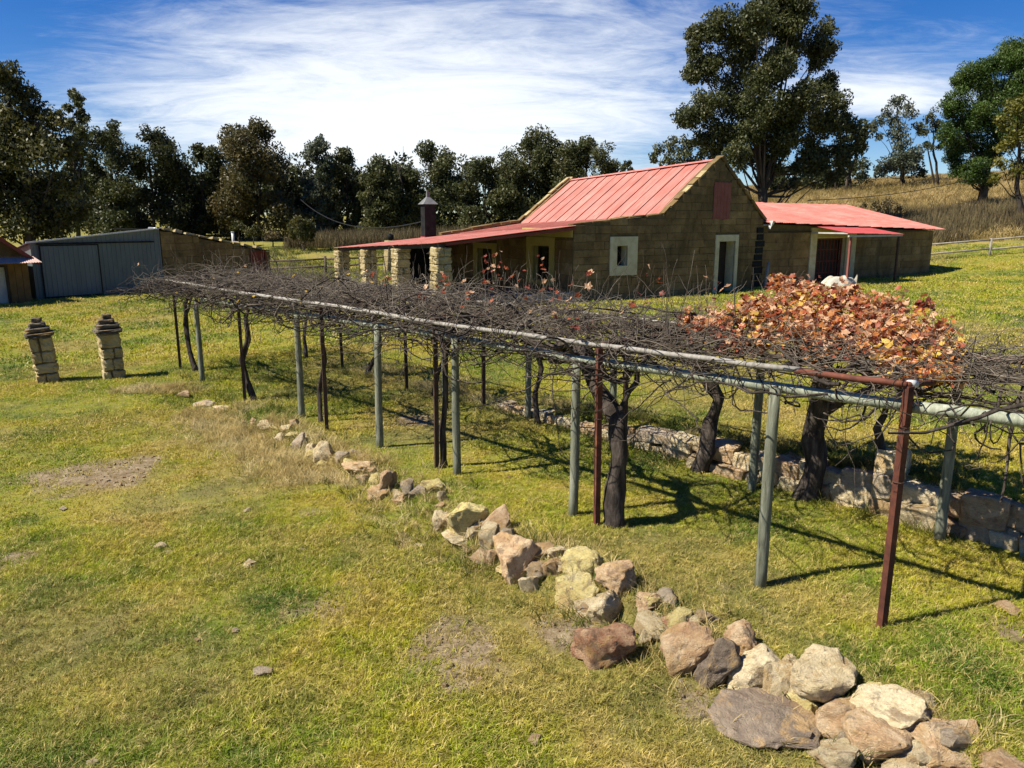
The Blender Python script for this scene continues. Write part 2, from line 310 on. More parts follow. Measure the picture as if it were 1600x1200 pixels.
    M['wood_brown'] = mat_simple('weathered_brown_wood', [(.3, (.07, .05, .035)), (.7, (.15, .115, .08))], 5, .85, .3, 30, .2, rnd=.15)
    M['concrete'] = mat_simple('old_concrete', [(.3, (.19, .175, .15)), (.7, (.31, .29, .25))], 4, .9, .3, 30, .2, rnd=.05)
    M['chimney'] = mat_simple('sooty_steel', [(.3, (.010, .011, .011)), (.7, (.028, .030, .030))], 4, .8, .2, 30, .05, rnd=.05)
    M['galv'] = mat_simple('galvanised_sheet', [(.3, (.28, .29, .29)), (.7, (.46, .47, .47))], 5, .45, .05, 30, .5, rnd=.05, metal=.6)
    M['zinc'] = mat_simple('dull_zinc', [(.3, (.10, .105, .105)), (.7, (.19, .195, .19))], 5, .7, .1, 30, .2, rnd=.05)
    M['pale_door'] = mat_simple('pale_grey_door', [(.3, (.34, .33, .30)), (.7, (.48, .47, .43))], 4, .8, .1, 30, .2, rnd=.05)
    M['ochre_wall'] = mat_simple('ochre_board_wall', [(.3, (.11, .062, .022)), (.7, (.19, .115, .045))], 3, .9, .2, 30, .2, world=True, rnd=.1)
    M['tarp'] = mat_simple('white_tarpaulin', [(.3, (.40, .36, .28)), (.7, (.55, .51, .42))], 3, .7, .2, 12, .3, rnd=0)
    M['cable'] = NB('black_cable').done((.012, .012, .012), .6)
    for i, c in enumerate([(.38, .095, .040), (.54, .22, .06), (.70, .46, .08), (.25, .060, .038), (.66, .40, .23), (.26, .13, .07)]):
        M['leaf%d' % i] = mat_leaf('autumn_leaf', [(.3, tuple(x * .75 for x in c)), (.7, tuple(min(1, x * 1.2) for x in c))], .42, .5, .35, 14, .25)
build_materials()

# ---------------------------------------------------------------- mesh / object helpers
def tag(o, label=None, cat=None, group=None, kind=None):
    for k, v in (('label', label), ('category', cat), ('group', group), ('kind', kind)):
        if v: o[k] = v
    return o
def link(name, me, parent=None, loc=None, rot=None, scl=None):
    o = bpy.data.objects.new(name, me); COL.objects.link(o)
    if parent is not None: o.parent = parent
    if loc is not None: o.location = loc
    if rot is not None: o.rotation_euler = rot
    if scl is not None: o.scale = scl
    return o
def empty(name, loc, rz=0):
    o = link(name, None, None, loc, (0, 0, rz)); o.empty_display_size = .2; return o
def np_mesh(name, V, Fc, mats, midx=None, smooth=False):
    V = np.asarray(V, np.float32); Fc = np.asarray(Fc, np.int32); k = Fc.shape[1]
    me = bpy.data.meshes.new(name); me.vertices.add(len(V)); me.vertices.foreach_set('co', V.ravel())
    me.loops.add(Fc.size); me.loops.foreach_set('vertex_index', Fc.ravel())
    me.polygons.add(len(Fc)); me.polygons.foreach_set('loop_start', np.arange(0, Fc.size, k, dtype=np.int32))
    for m in (mats if isinstance(mats, (list, tuple)) else [mats]): me.materials.append(m)
    if midx is not None: me.polygons.foreach_set('material_index', np.asarray(midx, np.int32))
    me.update(calc_edges=True)
    if smooth: me.polygons.foreach_set('use_smooth', np.ones(len(Fc), bool))
    return me
class MB:
    """collects polygons for one mesh object"""
    def __init__(s): s.v = []; s.f = []
    def add(s, vs, fs):
        o = len(s.v); s.v += [tuple(q) for q in vs]; s.f += [tuple(i + o for i in f) for f in fs]; return s
    def box(s, x0, x1, y0, y1, z0, z1):
        return s.add([(x0, y0, z0), (x1, y0, z0), (x1, y1, z0), (x0, y1, z0), (x0, y0, z1), (x1, y0, z1), (x1, y1, z1), (x0, y1, z1)],
                     [(0, 3, 2, 1), (4, 5, 6, 7), (0, 1, 5, 4), (1, 2, 6, 5), (2, 3, 7, 6), (3, 0, 4, 7)])
    def hexa(s, pts): return s.add(pts, [(0, 3, 2, 1), (4, 5, 6, 7), (0, 1, 5, 4), (1, 2, 6, 5), (2, 3, 7, 6), (3, 0, 4, 7)])
    def prism(s, poly, a, b):                       # polygon in local (x,z), extruded along y from a to b
        n = len(poly); vs = [(x, a, z) for x, z in poly] + [(x, b, z) for x, z in poly]
        return s.add(vs, [tuple(range(n)), tuple(range(2 * n - 1, n - 1, -1))] + [(i, i + n, (i + 1) % n + n, (i + 1) % n) for i in range(n)])
    def tube(s, pts, rad, sides=8, cap=True, wob=0.0, twist=0.0):
        pts = [Vector(p) for p in pts]; n = len(pts)
        if isinstance(rad, (int, float)): rad = [rad] * n
        o = len(s.v); ref = None
        ph = [random.uniform(0, 6.28) for _ in range(3)]
        for i, p in enumerate(pts):
            t = (pts[min(i + 1, n - 1)] - pts[max(i - 1, 0)]).normalized()
            if ref is None: ref = t.orthogonal().normalized()
            ref = (ref - t * ref.dot(t)); ref = ref.normalized() if ref.length > 1e-6 else t.orthogonal().normalized()
            bi = t.cross(ref)
            for k in range(sides):
                a = 2 * pi * k / sides + twist * i
                r = rad[i] * (1 + wob * (sin(2 * a + ph[0] + i * .7) * .6 + sin(3 * a + ph[1] - i * .9) * .5 + sin(5 * a + ph[2]) * .35))
                s.v.append(tuple(p + ref * (cos(a) * r) + bi * (sin(a) * r)))
        for i in range(n - 1):
            for k in range(sides):
                a = o + i * sides + k; b = o + i * sides + (k + 1) % sides
                s.f.append((a, b, b + sides, a + sides))
        if cap:
            s.f.append(tuple(o + k for k in range(sides))[::-1]); s.f.append(tuple(o + (n - 1) * sides + k for k in range(sides)))
        return s
    def mesh(s, name, mat, smooth=False, bevel=0.0):
        me = bpy.data.meshes.new(name); me.from_pydata(s.v, [], s.f); me.materials.append(mat)
        bm = bmesh.new(); bm.from_mesh(me)
        bmesh.ops.recalc_face_normals(bm, faces=bm.faces)
        if bevel: bmesh.ops.bevel(bm, geom=list(bm.edges), offset=bevel, segments=1, affect='EDGES', profile=.5)
        bm.to_mesh(me); bm.free()
        if smooth: me.polygons.foreach_set('use_smooth', np.ones(len(me.polygons), bool))
        me.update(); return me
    def build(s, name, mat, parent=None, smooth=False, bevel=0.0, loc=None, rot=None):
        return link(name, s.mesh(name, mat, smooth, bevel), parent, loc, rot)
def bx(name, x0, x1, y0, y1, z0, z1, mat, parent=None, bevel=0.0):
    """a box whose origin sits at its own centre"""
    cx, cy, cz = (x0 + x1) / 2, (y0 + y1) / 2, (z0 + z1) / 2
    return MB().box(x0 - cx, x1 - cx, y0 - cy, y1 - cy, z0 - cz, z1 - cz).build(name, mat, parent, bevel=bevel, loc=(cx, cy, cz))
def frame_mb(x0, x1, z0, z1, w, y0, y1, bottom=True):
    m = MB().box(x0, x0 + w, y0, y1, z0, z1).box(x1 - w, x1, y0, y1, z0, z1).box(x0 + w, x1 - w, y0, y1, z1 - w, z1)
    if bottom: m.box(x0 + w, x1 - w, y0, y1, z0, z0 + w)
    return m

# stone blocks shared between walls
def block_mesh(seed, mat):
    r = random.Random(seed); bm = bmesh.new(); bmesh.ops.create_cube(bm, size=1)
    for v in bm.verts: v.co += Vector((r.uniform(-.02, .02), r.uniform(-.03, .03), r.uniform(-.035, .035)))
    bmesh.ops.bevel(bm, geom=list(bm.edges), offset=.035, segments=1, affect='EDGES')
    me = bpy.data.meshes.new('stone_block'); bm.to_mesh(me); bm.free(); me.materials.append(mat); return me
BLOCKS = {k: [block_mesh(i + 9 * j, MT[k]) for i in range(5)] for j, k in enumerate(('block', 'pale_block'))}
def lay_blocks(parent, x0, x1, z0, z1, ch, ln, openings=(), rng=None, kind='block', thick=.14, proud=.022, gap=.018, seed=1):
    """courses of single blocks on a wall whose face is local y=0 looking to -y; rng(z) gives the wall's extent at height z"""
    r = random.Random(seed); z = z0; n = 0
    while z < z1 - .08:
        h = min(ch * r.uniform(.86, 1.14), z1 - z)
        if z1 - z - h < .1: h = z1 - z
        a, b = (x0, x1) if rng is None else rng(z + h * .55)
        a = max(a, x0); b = min(b, x1)
        spans = [(a, b)]
        for (ox0, ox1, oz0, oz1) in openings:
            if oz0 < z + h * .75 and oz1 > z + h * .25:
                spans = [q for s in spans for q in ((s[0], min(s[1], ox0)), (max(s[0], ox1), s[1])) if q[1] - q[0] > .05]
        for s0, s1 in spans:
            x = s0
            while x < s1 - .03:
                L = ln * r.uniform(.62, 1.4)
                if s1 - x - L < .22: L = s1 - x
                d = r.uniform(-.010, .014)
                link('stone_block', r.choice(BLOCKS[kind]), parent, (x + L / 2, thick / 2 - proud - d, z + h / 2), (0, 0, 0), (L - gap, thick, h - gap)); n += 1
                x += L
        z += h
    return n
def wall_body(name, xs, top, z0, openings, thick, mat, parent, loc=None, rot=None, y0=0.0):
    """solid wall with openings: xs breakpoints, top(x) piecewise linear roof line"""
    m = MB(); cuts = sorted(set([round(x, 3) for x in xs] + [round(q, 3) for o in openings for q in o[:2]]))
    for a, b in zip(cuts[:-1], cuts[1:]):
        if b - a < .005: continue
        mid = (a + b) / 2; ops = sorted([(o[2], o[3]) for o in openings if o[0] < mid < o[1]]); lo = z0
        for (p, q) in ops:
            if p - lo > .01: m.box(a, b, y0, y0 + thick, lo, p)
            lo = q
        m.hexa([(a, y0, lo), (b, y0, lo), (b, y0 + thick, lo), (a, y0 + thick, lo), (a, y0, top(a)), (b, y0, top(b)), (b, y0 + thick, top(b)), (a, y0 + thick, top(a))])
    return m.build(name, mat, parent, loc=loc, rot=rot)
def sheet_mesh(name, p, mat, waves=9, amp=.011, over=.02, thick=.004):
    """corrugated sheet: p = four local corners (low left, low right, high right, high left)"""
    a, b, c, d = [Vector(q) for q in p]; nrm = (b - a).cross(d - a).normalized()
    if nrm.z < 0: nrm = -nrm
    n = waves * 4; V = []; Fc = []
    for i in range(n + 1):
        t = i / n; off = nrm * (amp * sin(t * waves * 2 * pi) + over * t)
        V += [a.lerp(b, t) + off, d.lerp(c, t) + off, a.lerp(b, t) + off - nrm * thick, d.lerp(c, t) + off - nrm * thick]
    for i in range(n):
        o = i * 4; Fc += [(o, o + 4, o + 5, o + 1), (o + 2, o + 3, o + 7, o + 6), (o, o + 2, o + 6, o + 4), (o + 1, o + 5, o + 7, o + 3)]
    Fc += [(0, 1, 3, 2), (n * 4, n * 4 + 2, n * 4 + 3, n * 4 + 1)]
    me = bpy.data.meshes.new(name); me.from_pydata([tuple(q) for q in V], [], Fc); me.materials.append(mat); me.update(); return me

# ================================================================ THE GROUND
_spots = [(hit(110, 745), .85, .5), (hit(700, 1065), .75, .42), (hit(730, 1010), .4, .35), (hit(860, 1140), .85, .42), (hit(960, 1180), .7, .42), (hit(660, 1130), .35, .3), (hit(770, 830), .25, .2), (hit(1010, 700), .5, .3), (hit(640, 660), .6, .25),
          (hit(1580, 985), .3, .2), (hit(1080, 1120), .6, .35), (hit(20, 880), .5, .4), (hit(880, 1000), .5, .3)]
def dryness(x, y):
    u, v = uv(x, y); d = v - stone_line_v(u); n = vnoise(x, y, .38, 15) * .55 + vnoise(x, y, 1.1, 16) * .30 + vnoise(x, y, 3.3, 17) * .15
    band = np.exp(-((d + .75) / .75) ** 2) * (1 - sstep(u, 12, 16)) * .20 + np.exp(-((d - .35) / .25) ** 2) * (1 - sstep(u, 10, 14)) * .10
    return np.clip((n - .56 + band) / .22, 0, 1)
def bare(x, y):
    n = vnoise(x, y, .55, 5) * .5 + vnoise(x, y, 1.7, 6) * .3 + vnoise(x, y, 5.1, 7) * .2
    u, v = uv(x, y); k = n - .66 - .25 * (1 - np.exp(-((x + 0) ** 2 + (y - 5) ** 2) / 60))
    for P, r, s in _spots:
        k = np.maximum(k, .10 + s * .35 - np.sqrt((x - P.x) ** 2 + ((y - P.y)) ** 2) / r * .28 + (n - .5) * .9)
    return np.clip(k / .16, 0, 1)
def build_ground():
    def axis(lo, d0, d1, hi, step, g):
        mid = list(np.arange(d0, d1 + 1e-6, step)); out = []; s = step; x = d1
        while x < hi: s = min(s * g, 25); x += s; out.append(x)
        low = []; s = step; x = d0
        while x > lo: s = min(s * g, 25); x -= s; low.append(x)
        return np.array(low[::-1] + mid + out)
    X = axis(-320, -15, 11, 320, .13, 1.07); Y = axis(-60, 2.0, 20, 420, .13, 1.06)
    gx, gy = np.meshgrid(X, Y); Z = height(gx, gy)
    V = np.stack([gx, gy, Z], -1).reshape(-1, 3); nx, ny = len(X), len(Y)
    i, j = np.meshgrid(np.arange(nx - 1), np.arange(ny - 1)); a = (j * nx + i).ravel()
    me = np_mesh('ground', V, np.stack([a, a + 1, a + nx + 1, a + nx], -1), MT['ground'], smooth=True)
    ad = me.attributes.new('dry', 'FLOAT', 'POINT'); ad.data.foreach_set('value', dryness(V[:, 0], V[:, 1]).astype(np.float32))
    at = me.attributes.new('bare', 'FLOAT', 'POINT'); at.data.foreach_set('value', bare(V[:, 0], V[:, 1]).astype(np.float32))
    tag(link('ground', me), 'mown lawn and rough pasture rising to a dry hillside', kind='structure')
build_ground()

def rough_slab(seed, mat):
    from mathutils import noise as mn
    bm = bmesh.new(); bmesh.ops.create_cube(bm, size=1); bmesh.ops.bevel(bm, geom=list(bm.edges), offset=.09, segments=1, affect='EDGES'); bmesh.ops.subdivide_edges(bm, edges=[e for e in bm.edges if e.calc_length() > .3], cuts=3, use_grid_fill=True)
    for v in bm.verts: q = v.co * 3.3 + Vector((seed * 3.1, 0, 0)); v.co += Vector((mn.noise(q), mn.noise(q + Vector((9, 0, 0))), mn.noise(q + Vector((0, 9, 0))))) * .10
    me = bpy.data.meshes.new('cap_slab'); bm.to_mesh(me); bm.free(); me.materials.append(mat); return me
CAPS = [rough_slab(i, MT['rock_cap']) for i in range(3)]; SHAFT = [rough_slab(10 + i, MT['pale_block']) for i in range(5)]

# ================================================================ FARMHOUSE
G0 = Vector((2.13, 27.27, 0)); HTH = radians(30)
HA = Vector((-sin(HTH), cos(HTH), 0)); HB = Vector((cos(HTH), sin(HTH), 0))
def HW(s, t, z): return G0 + HB * s + HA * t + Vector((0, 0, z))
def coping(parent, x0, z0, x1, z1, y0, y1, th=.11, kind='pale_block', L=.62, seed=1):
    r = random.Random(seed); d = Vector((x1 - x0, 0, z1 - z0)); n = max(1, round(d.length / L)); ang = math.atan2(d.z, d.x); seg = d.length / n
    for i in range(n):
        c = Vector((x0, 0, z0)) + d * ((i + .5) / n); up = Vector((-sin(ang), 0, cos(ang))) * (th / 2 + r.uniform(-.02, .022))
        link('coping_stone', r.choice(BLOCKS[kind if r.random() < .68 else 'block']), parent, (c.x + up.x, (y0 + y1) / 2 + r.uniform(-.02, .02), c.z + up.z), (r.uniform(-.05, .05), -ang + r.uniform(-.05, .05), r.uniform(-.05, .05)), (seg * r.uniform(.86, 1.0), (y1 - y0) * r.uniform(.85, 1.1), th * r.uniform(.75, 1.3)))
def opening_trim(parent, ox, hole, mat, depth, bottom=True, y=-.055, name='surround'):
    """plaster plate around a hole plus its reveals; ox outer rect, hole inner rect"""
    a0, a1, b0, b1 = ox; h0, h1, k0, k1 = hole; m = MB(); yb = .03
    m.box(a0, h0, y, yb, b0, b1); m.box(h1, a1, y, yb, b0, b1); m.box(h0, h1, y, yb, k1, b1)
    if bottom: m.box(h0, h1, y, yb, b0, k0)
    w = .014
    m.box(h0 - .002, h0 + w, yb, depth, k0, k1); m.box(h1 - w, h1 + .002, yb, depth, k0, k1); m.box(h0 + w, h1 - w, yb, depth, k1 - w, k1 + .002)
    if bottom: m.box(h0 + w, h1 - w, yb, depth, k0 - .002, k0 + w)
    return m.build(name, mat, parent)
def window(parent, hole, y, bars=(1, 1), fr=.05, mat='wood_dark'):
    h0, h1, k0, k1 = hole; m = frame_mb(h0 + .015, h1 - .015, k0 + .015, k1 - .015, fr, y - .03, y + .03)
    for i in range(bars[0]):
        x = h0 + (h1 - h0) * (i + 1) / (bars[0] + 1); m.box(x - .015, x + .015, y - .02, y + .02, k0 + fr, k1 - fr)
    for i in range(bars[1]):
        z = k0 + (k1 - k0) * (i + 1) / (bars[1] + 1); m.box(h0 + fr, h1 - fr, y - .018, y + .018, z - .014, z + .014)
    w = m.build('window', MT[mat], parent)
    MB().box(h0 + .02, h1 - .02, y + .032, y + .04, k0 + .02, k1 - .02).build('pane', MT['glass'], w)
    return w
def build_house():
    root = empty('farmhouse', G0, HTH)
    tag(root, 'sandstone farmhouse with steep faded red roof and a pillared verandah', 'house')
    # near gable wall
    P = [(0, 3.02), (4.07, 3.40), (6.77, 5.52), (9.35, 3.16)]
    top = lambda x: float(np.interp(x, [p[0] for p in P], [p[1] for p in P]))
    holes = [(1.90, 2.38, 1.58, 2.31), (6.92, 7.80, 0.0, 2.40)]
    g = wall_body('gable_wall', [p[0] for p in P], top, .0, holes, .50, MT['mortar'], root)
    def rng(z):
        if z < 3.02: return 0, 9.35
        lo = np.interp(z, [3.02, 3.40, 5.52], [0, 4.07, 6.77]); hi = np.interp(z, [3.16, 5.52], [9.35, 6.77])
        return lo + .06, hi - .06
    lay_blocks(g, 0, 9.35, .08, 5.40, .27, .62, [(1.58, 2.84, 1.24, 2.63), (6.72, 7.96, 0, 2.65), (6.5, 7.39, 3.26, 4.62)], rng, seed=4)
    coping(g, 4.07, 3.42, 6.80, 5.56, -.02, .26, th=.055, seed=2, L=.45); coping(g, 0.0, 3.04, 4.05, 3.41, -.03, .36, th=.06, seed=3, L=.8, kind='block'); coping(g, 6.80, 5.56, 9.40, 3.18, -.05, .40, seed=5, kind='block')
    opening_trim(g, (1.58, 2.84, 1.24, 2.63), holes[0], MT['plaster'], .38); window(g, holes[0], .34, (0, 1))
    opening_trim(g, (6.72, 7.96, .1, 2.65), holes[1], MT['plaster'], .49, bottom=False)
    d = bx('door', 6.93, 7.79, .44, .485, .12, 2.385, MT['wood_dark'], g); bx('handle', -.36, -.33, -.07, -.025, -.12, .02, MT['galv'], d)
    h = MB()
    for i in range(5): h.box(6.5 + i * .178, 6.5 + i * .178 + .170, -.05, .01, 3.26, 4.64)
    h.build('loft_hatch', MT['hatch'], g)
    # side wall under the verandah (faces local -x)
    L = 10.4; topl = lambda x: 2.98 - .045 * (L - x) * .9
    hl = [(L - 2.61, L - 1.47, 1.0, 2.29), (L - 7.2, L - 5.85, .3, 2.05)]
    wl = wall_body('side_wall', [0, L - .51], topl, .0, hl, .42, MT['mortar'], root, loc=(0, L, 0), rot=(0, 0, -pi / 2))
    lay_blocks(wl, 0, L - .02, .45, 2.52, .42, .95, [(L - 3.08, L - 1.16, .82, 2.62), (L - 7.55, L - 5.5, 0, 2.3)], seed=8)
    opening_trim(wl, (L - 3.08, L - 1.16, .85, 2.60), hl[0], MT['plaster_yellow'], .36); window(wl, hl[0], .22, (1, 1), .07)
    opening_trim(wl, (L - 7.55, L - 5.5, .3, 2.28), hl[1], MT['plaster_yellow'], .36, bottom=False)
    dd = bx('door', L - 7.18, L - 5.87, .24, .29, .46, 2.03, MT['wood_dark'], wl)
    for k in range(3): bx('pane', .30, .42, -.036, -.026, .05 + k * .2, .21 + k * .2, MT['pale_door'], dd)
    bx('plaster_band', L - 3.4, L - .02, -.05, .0, 2.62, 2.93, MT['plaster_yellow'], wl)
    # far gable, right wall
    Q = [(-.15, 2.50), (4.1, 3.10), (6.95, 5.23), (9.35, 2.9)]
    fg = wall_body('far_gable_wall', [p[0] for p in Q], lambda x: float(np.interp(x, [p[0] for p in Q], [p[1] for p in Q])), .0, [], .40, MT['block'], root, loc=(0, 10.4, 0))
    coping(fg, 4.05, 3.12, 6.95, 5.27, .1, .38, th=.07, seed=6, L=.45); coping(fg, -.2, 2.52, 4.0, 3.11, -.02, .42, th=.13, seed=7, kind='block', L=.55); coping(fg, 6.95, 5.27, 9.35, 2.92, -.02, .42, seed=9)
    bx('back_wall', 8.95, 9.34, .51, 10.39, 0, 2.85, MT['block'], root)
    # roof sheets
    rf = empty('roof', (0, 0, 0)); rf.parent = root
    n = 13; t0, t1 = .36, 10.42; w = (t1 - t0) / n
    for i in range(n):
        a = t0 + i * w - .02; b = t0 + (i + 1) * w + .02; da = -.030 * a; db = -.030 * b; j = random.uniform(-.008, .008)
        # low-left corner is the far edge so that each lap faces the camera side
        link('roof_sheet', sheet_mesh('roof_sheet', [(4.0, b, 3.34 + db + j), (4.0, a, 3.34 + da + j), (6.80 + .02 * a, a, 5.47 + da + j), (6.80 + .02 * b, b, 5.47 + db + j)], MT['roof'], over=.035), rf)
        link('roof_sheet', sheet_mesh('roof_sheet', [(9.6, a, 2.95 + da), (9.6, b, 2.95 + db), (6.82 + .02 * b, b, 5.47 + db), (6.82 + .02 * a, a, 5.47 + da)], MT['roof'], over=.03), rf)
        link('roof_sheet', sheet_mesh('roof_sheet', [(-.05, b, 2.99 - .045 * b), (-.05, a, 2.99 - .045 * a), (4.05, a, 3.36 + da), (4.05, b, 3.36 + db)], MT['roof'], over=.025), rf)
    MB().hexa([(6.66, .38, 5.46), (6.96, .38, 5.46), (7.16, 10.4, 5.15), (6.86, 10.4, 5.15), (6.79, .38, 5.535), (6.83, .38, 5.535), (7.03, 10.4, 5.225), (6.99, 10.4, 5.225)]).build('ridge_cap', MT['roof'], rf)
    # verandah
    ver = empty('verandah', (0, 0, 0)); ver.parent = root
    m = 13; wv = 10.75 / m
    for i in range(m):
        a = -.18 + i * wv - .01; b = a + wv + .03; j = random.uniform(-.004, .004)
        link('roof_sheet', sheet_mesh('roof_sheet', [(-5.25, b, 2.50 - .043 * b + j), (-5.25, a, 2.50 - .043 * a + j), (.02, a, 3.01 - .045 * a + j), (.02, b, 3.01 - .045 * b + j)], MT['roof'], over=.012), ver)
    # beams
    MB().hexa([(-5.12, -.10, 2.36), (-4.98, -.10, 2.36), (-4.98, 10.5, 1.91), (-5.12, 10.5, 1.91), (-5.12, -.10, 2.49), (-4.98, -.10, 2.49), (-4.98, 10.5, 2.035), (-5.12, 10.5, 2.035)]).build('eave_beam', MT['wood_dark'], ver)
    MB().hexa([(-4.97, -.16, 2.42), (-.02, -.16, 2.88), (-.02, -.10, 2.88), (-4.97, -.10, 2.42), (-4.97, -.16, 2.505), (-.02, -.16, 2.975), (-.02, -.10, 2.975), (-4.97, -.10, 2.505)]).build('edge_board', MT['dark_red'], ver)
    for k in range(1, 6):
        t = k * 1.75; MB().hexa([(-4.96, t - .04, 2.36 - .043 * t), (-.02, t - .04, 2.84 - .045 * t), (-.02, t + .04, 2.84 - .045 * t), (-4.96, t + .04, 2.36 - .043 * t), (-4.96, t - .04, 2.49 - .043 * t), (-.02, t - .04, 2.96 - .045 * t), (-.02, t + .04, 2.96 - .045 * t), (-4.96, t + .04, 2.49 - .043 * t)]).build('rafter', MT['wood_dark'], ver)
    MB().hexa([(-5.35, -.25, .0), (-.01, -.25, .0), (-.01, 10.6, -.2), (-5.35, 10.6, -.2), (-5.35, -.25, .72), (-.01, -.25, .74), (-.01, 10.6, .34), (-5.35, 10.6, .30)]).build('floor_slab', MT['concrete'], ver)
    for k in range(4):
        t = .12 + k * 3.38; z0 = .72 - .040 * t; z1 = 2.37 - .043 * t; q = .23
        p = bx('pillar', -5.02 - q, -5.02 + q, t - q, t + q, z0 - .2, z1, MT['mortar'], ver); r = random.Random(20 + k); zz = z0; c = 0
        while zz < z1 - .05:
            h = min(.27 * r.uniform(.85, 1.15), z1 - zz); 
            if z1 - zz - h < .1: h = z1 - zz
            for sg in (-1, 1):
                off = r.uniform(-.03, .02) if sg < 0 else r.uniform(-.008, .008)
                if c % 2: l, d_ = (sg * .135 + (off if sg < 0 else 0), 0), (.262, .53)
                else: l, d_ = (off * .6 - .0, sg * .135), (.53, .262)
                link('stone_block', r.choice(SHAFT), p, (l[0], l[1], zz + h / 2 - (z0 - .2 + z1) / 2), (0, 0, r.uniform(-.03, .03)), (d_[0] * 1.02, d_[1] * 1.02, h - .004))
            zz += h; c += 1
    # hearth wall and chimney at the far end of the verandah
    hearth = bx('hearth_wall', -2.3, -.16, 10.0, 10.38, .1, 2.36, MT['chimney'], ver)
    ch = bx('chimney', -1.32, -.78, 9.74, 10.18, 2.30, 3.92, MT['chimney'], root)
    MB().box(-.30, .30, -.25, .25, -.85, -.62).build('flashing', MT['roof_fresh'], ch)
    MB().add([(-.36, -.31, .80), (.36, -.31, .80), (.36, .31, .80), (-.36, .31, .80), (-.07, -.06, 1.12), (.07, -.06, 1.12), (.07, .06, 1.12), (-.07, .06, 1.12), (-.05, -.04, 1.42), (.05, -.04, 1.34), (.05, .04, 1.34), (-.05, .04, 1.42)],
             [(0, 3, 2, 1), (0, 1, 5, 4), (1, 2, 6, 5), (2, 3, 7, 6), (3, 0, 4, 7), (4, 5, 9, 8), (5, 6, 10, 9), (6, 7, 11, 10), (7, 4, 8, 11), (8, 9, 10, 11)]).build('cowl', MT['zinc'], ch)
    # black stained blocks where the annex is toothed into the corner
    r = random.Random(5)
    for k in range(9):
        z = .55 + k * .27; link('stained_stone', r.choice(BLOCKS['block']), g, (9.12 + r.uniform(-.1, .06), -.02, z + .1), (0, 0, 0), (r.uniform(.3, .55), .12, .22)).data = STAIN
    return root
sm = BLOCKS['block'][0].copy(); sm.materials.clear(); sm.materials.append(MT['chimney']); STAIN = sm
build_house()

def build_annex():
    o = HW(9.36, 0, 0); root = empty('annex', o, HTH); D = 5.0; Lx = 11.6
    tag(root, 'low sandstone annex with red lean-to roof joined to the right of the farmhouse', 'outbuilding')
    top = lambda x: 3.06 - .030 * x; hole = (3.26, 5.22, .3, 2.46)
    w = wall_body('front_wall', [0.02, Lx], top, .1, [hole], .42, MT['mortar'], root)
    lay_blocks(w, .02, Lx, .42, 2.70, .33, .85, [(2.86, 5.86, 0, 3.2)], lambda z: (.02, Lx if z < 2.6 else Lx - .1), seed=21)
    bx('eave_board', .3, Lx - .5, -.05, -.01, 2.72, 2.76, MT['wood_dark'], w)
    opening_trim(w, (2.86, 5.86, .35, 2.90), hole, MT['plaster'], .36, bottom=False)
    bx('lintel_plaster', 3.28, 5.20, -.075, -.056, 2.50, 2.86, MT['plaster_yellow'], w)
    gt = frame_mb(3.28, 5.20, .42, 2.44, .06, .16, .21); 
    for i in range(9): x = 3.36 + i * .22; gt.box(x - .014, x + .014, .17, .20, .47, 2.39)
    for z in (.95, 1.45, 1.95): gt.box(3.34, 5.14, .175, .195, z - .02, z + .02)
    dr = bx('door', 3.28, 5.20, .30, .36, .42, 2.44, MT['wood_dark'], w); gt.build('security_gate', MT['dark_red'], w)
    bx('side_wall', Lx - .40, Lx, .43, D, .1, 2.66, MT['block'], root); bx('back_wall', .02, Lx - .41, D - .4, D, .1, 3.5, MT['block'], root)
    MB().add([(Lx - .38, .0, 2.66), (Lx - .02, .0, 2.66), (Lx - .02, D, 2.66), (Lx - .38, D, 2.66), (Lx - .02, D, 3.8), (Lx - .38, D, 3.8)], [(0, 1, 2, 3), (1, 4, 2), (0, 3, 5), (0, 5, 4, 1), (2, 4, 5, 3)]).build('end_gable', MT['block'], root)
    n = 15; ws = (Lx + .45) / n
    for i in range(n):
        a = -.12 + i * ws - .02; b = a + ws + .04; f = lambda x: 3.12 - .030 * x; h = lambda x: 4.10 - .008 * x
        j = random.uniform(-.008, .012)
        link('roof_sheet', sheet_mesh('roof_sheet', [(a, -.38, f(a) + j), (b, -.38, f(b) + j), (b, D + .2, h(b) + j), (a, D + .2, h(a) + j)], MT['roof'], over=.03), root)
    cn = empty('door_canopy', (0, 0, 0)); cn.parent = root
    for i in range(4):
        a = 2.78 + i * .88; b = a + .90
        link('roof_sheet', sheet_mesh('roof_sheet', [(a, -2.0, 2.70 - .02 * i), (b, -2.0, 2.68 - .02 * i), (b, -.10, 2.97 - .02 * i), (a, -.10, 2.99 - .02 * i)], MT['roof_fresh'], over=.012), cn)
    bx('canopy_beam', 2.8, 6.3, -1.95, -1.88, 2.54, 2.61, MT['pale_door'], cn); bx('canopy_rafter', 2.8, 2.87, -1.87, -.08, 2.66, 2.72, MT['pale_door'], cn)
    for x in (2.95, 6.1): bx('canopy_post', x - .04, x + .04, -1.95, -1.87, gz(*(HW(9.36 + x, -1.9, 0))[:2]) - .05, 2.54, MT['steel_dark'] if x > 4 else MT['hatch'], cn)
    return root
build_annex()

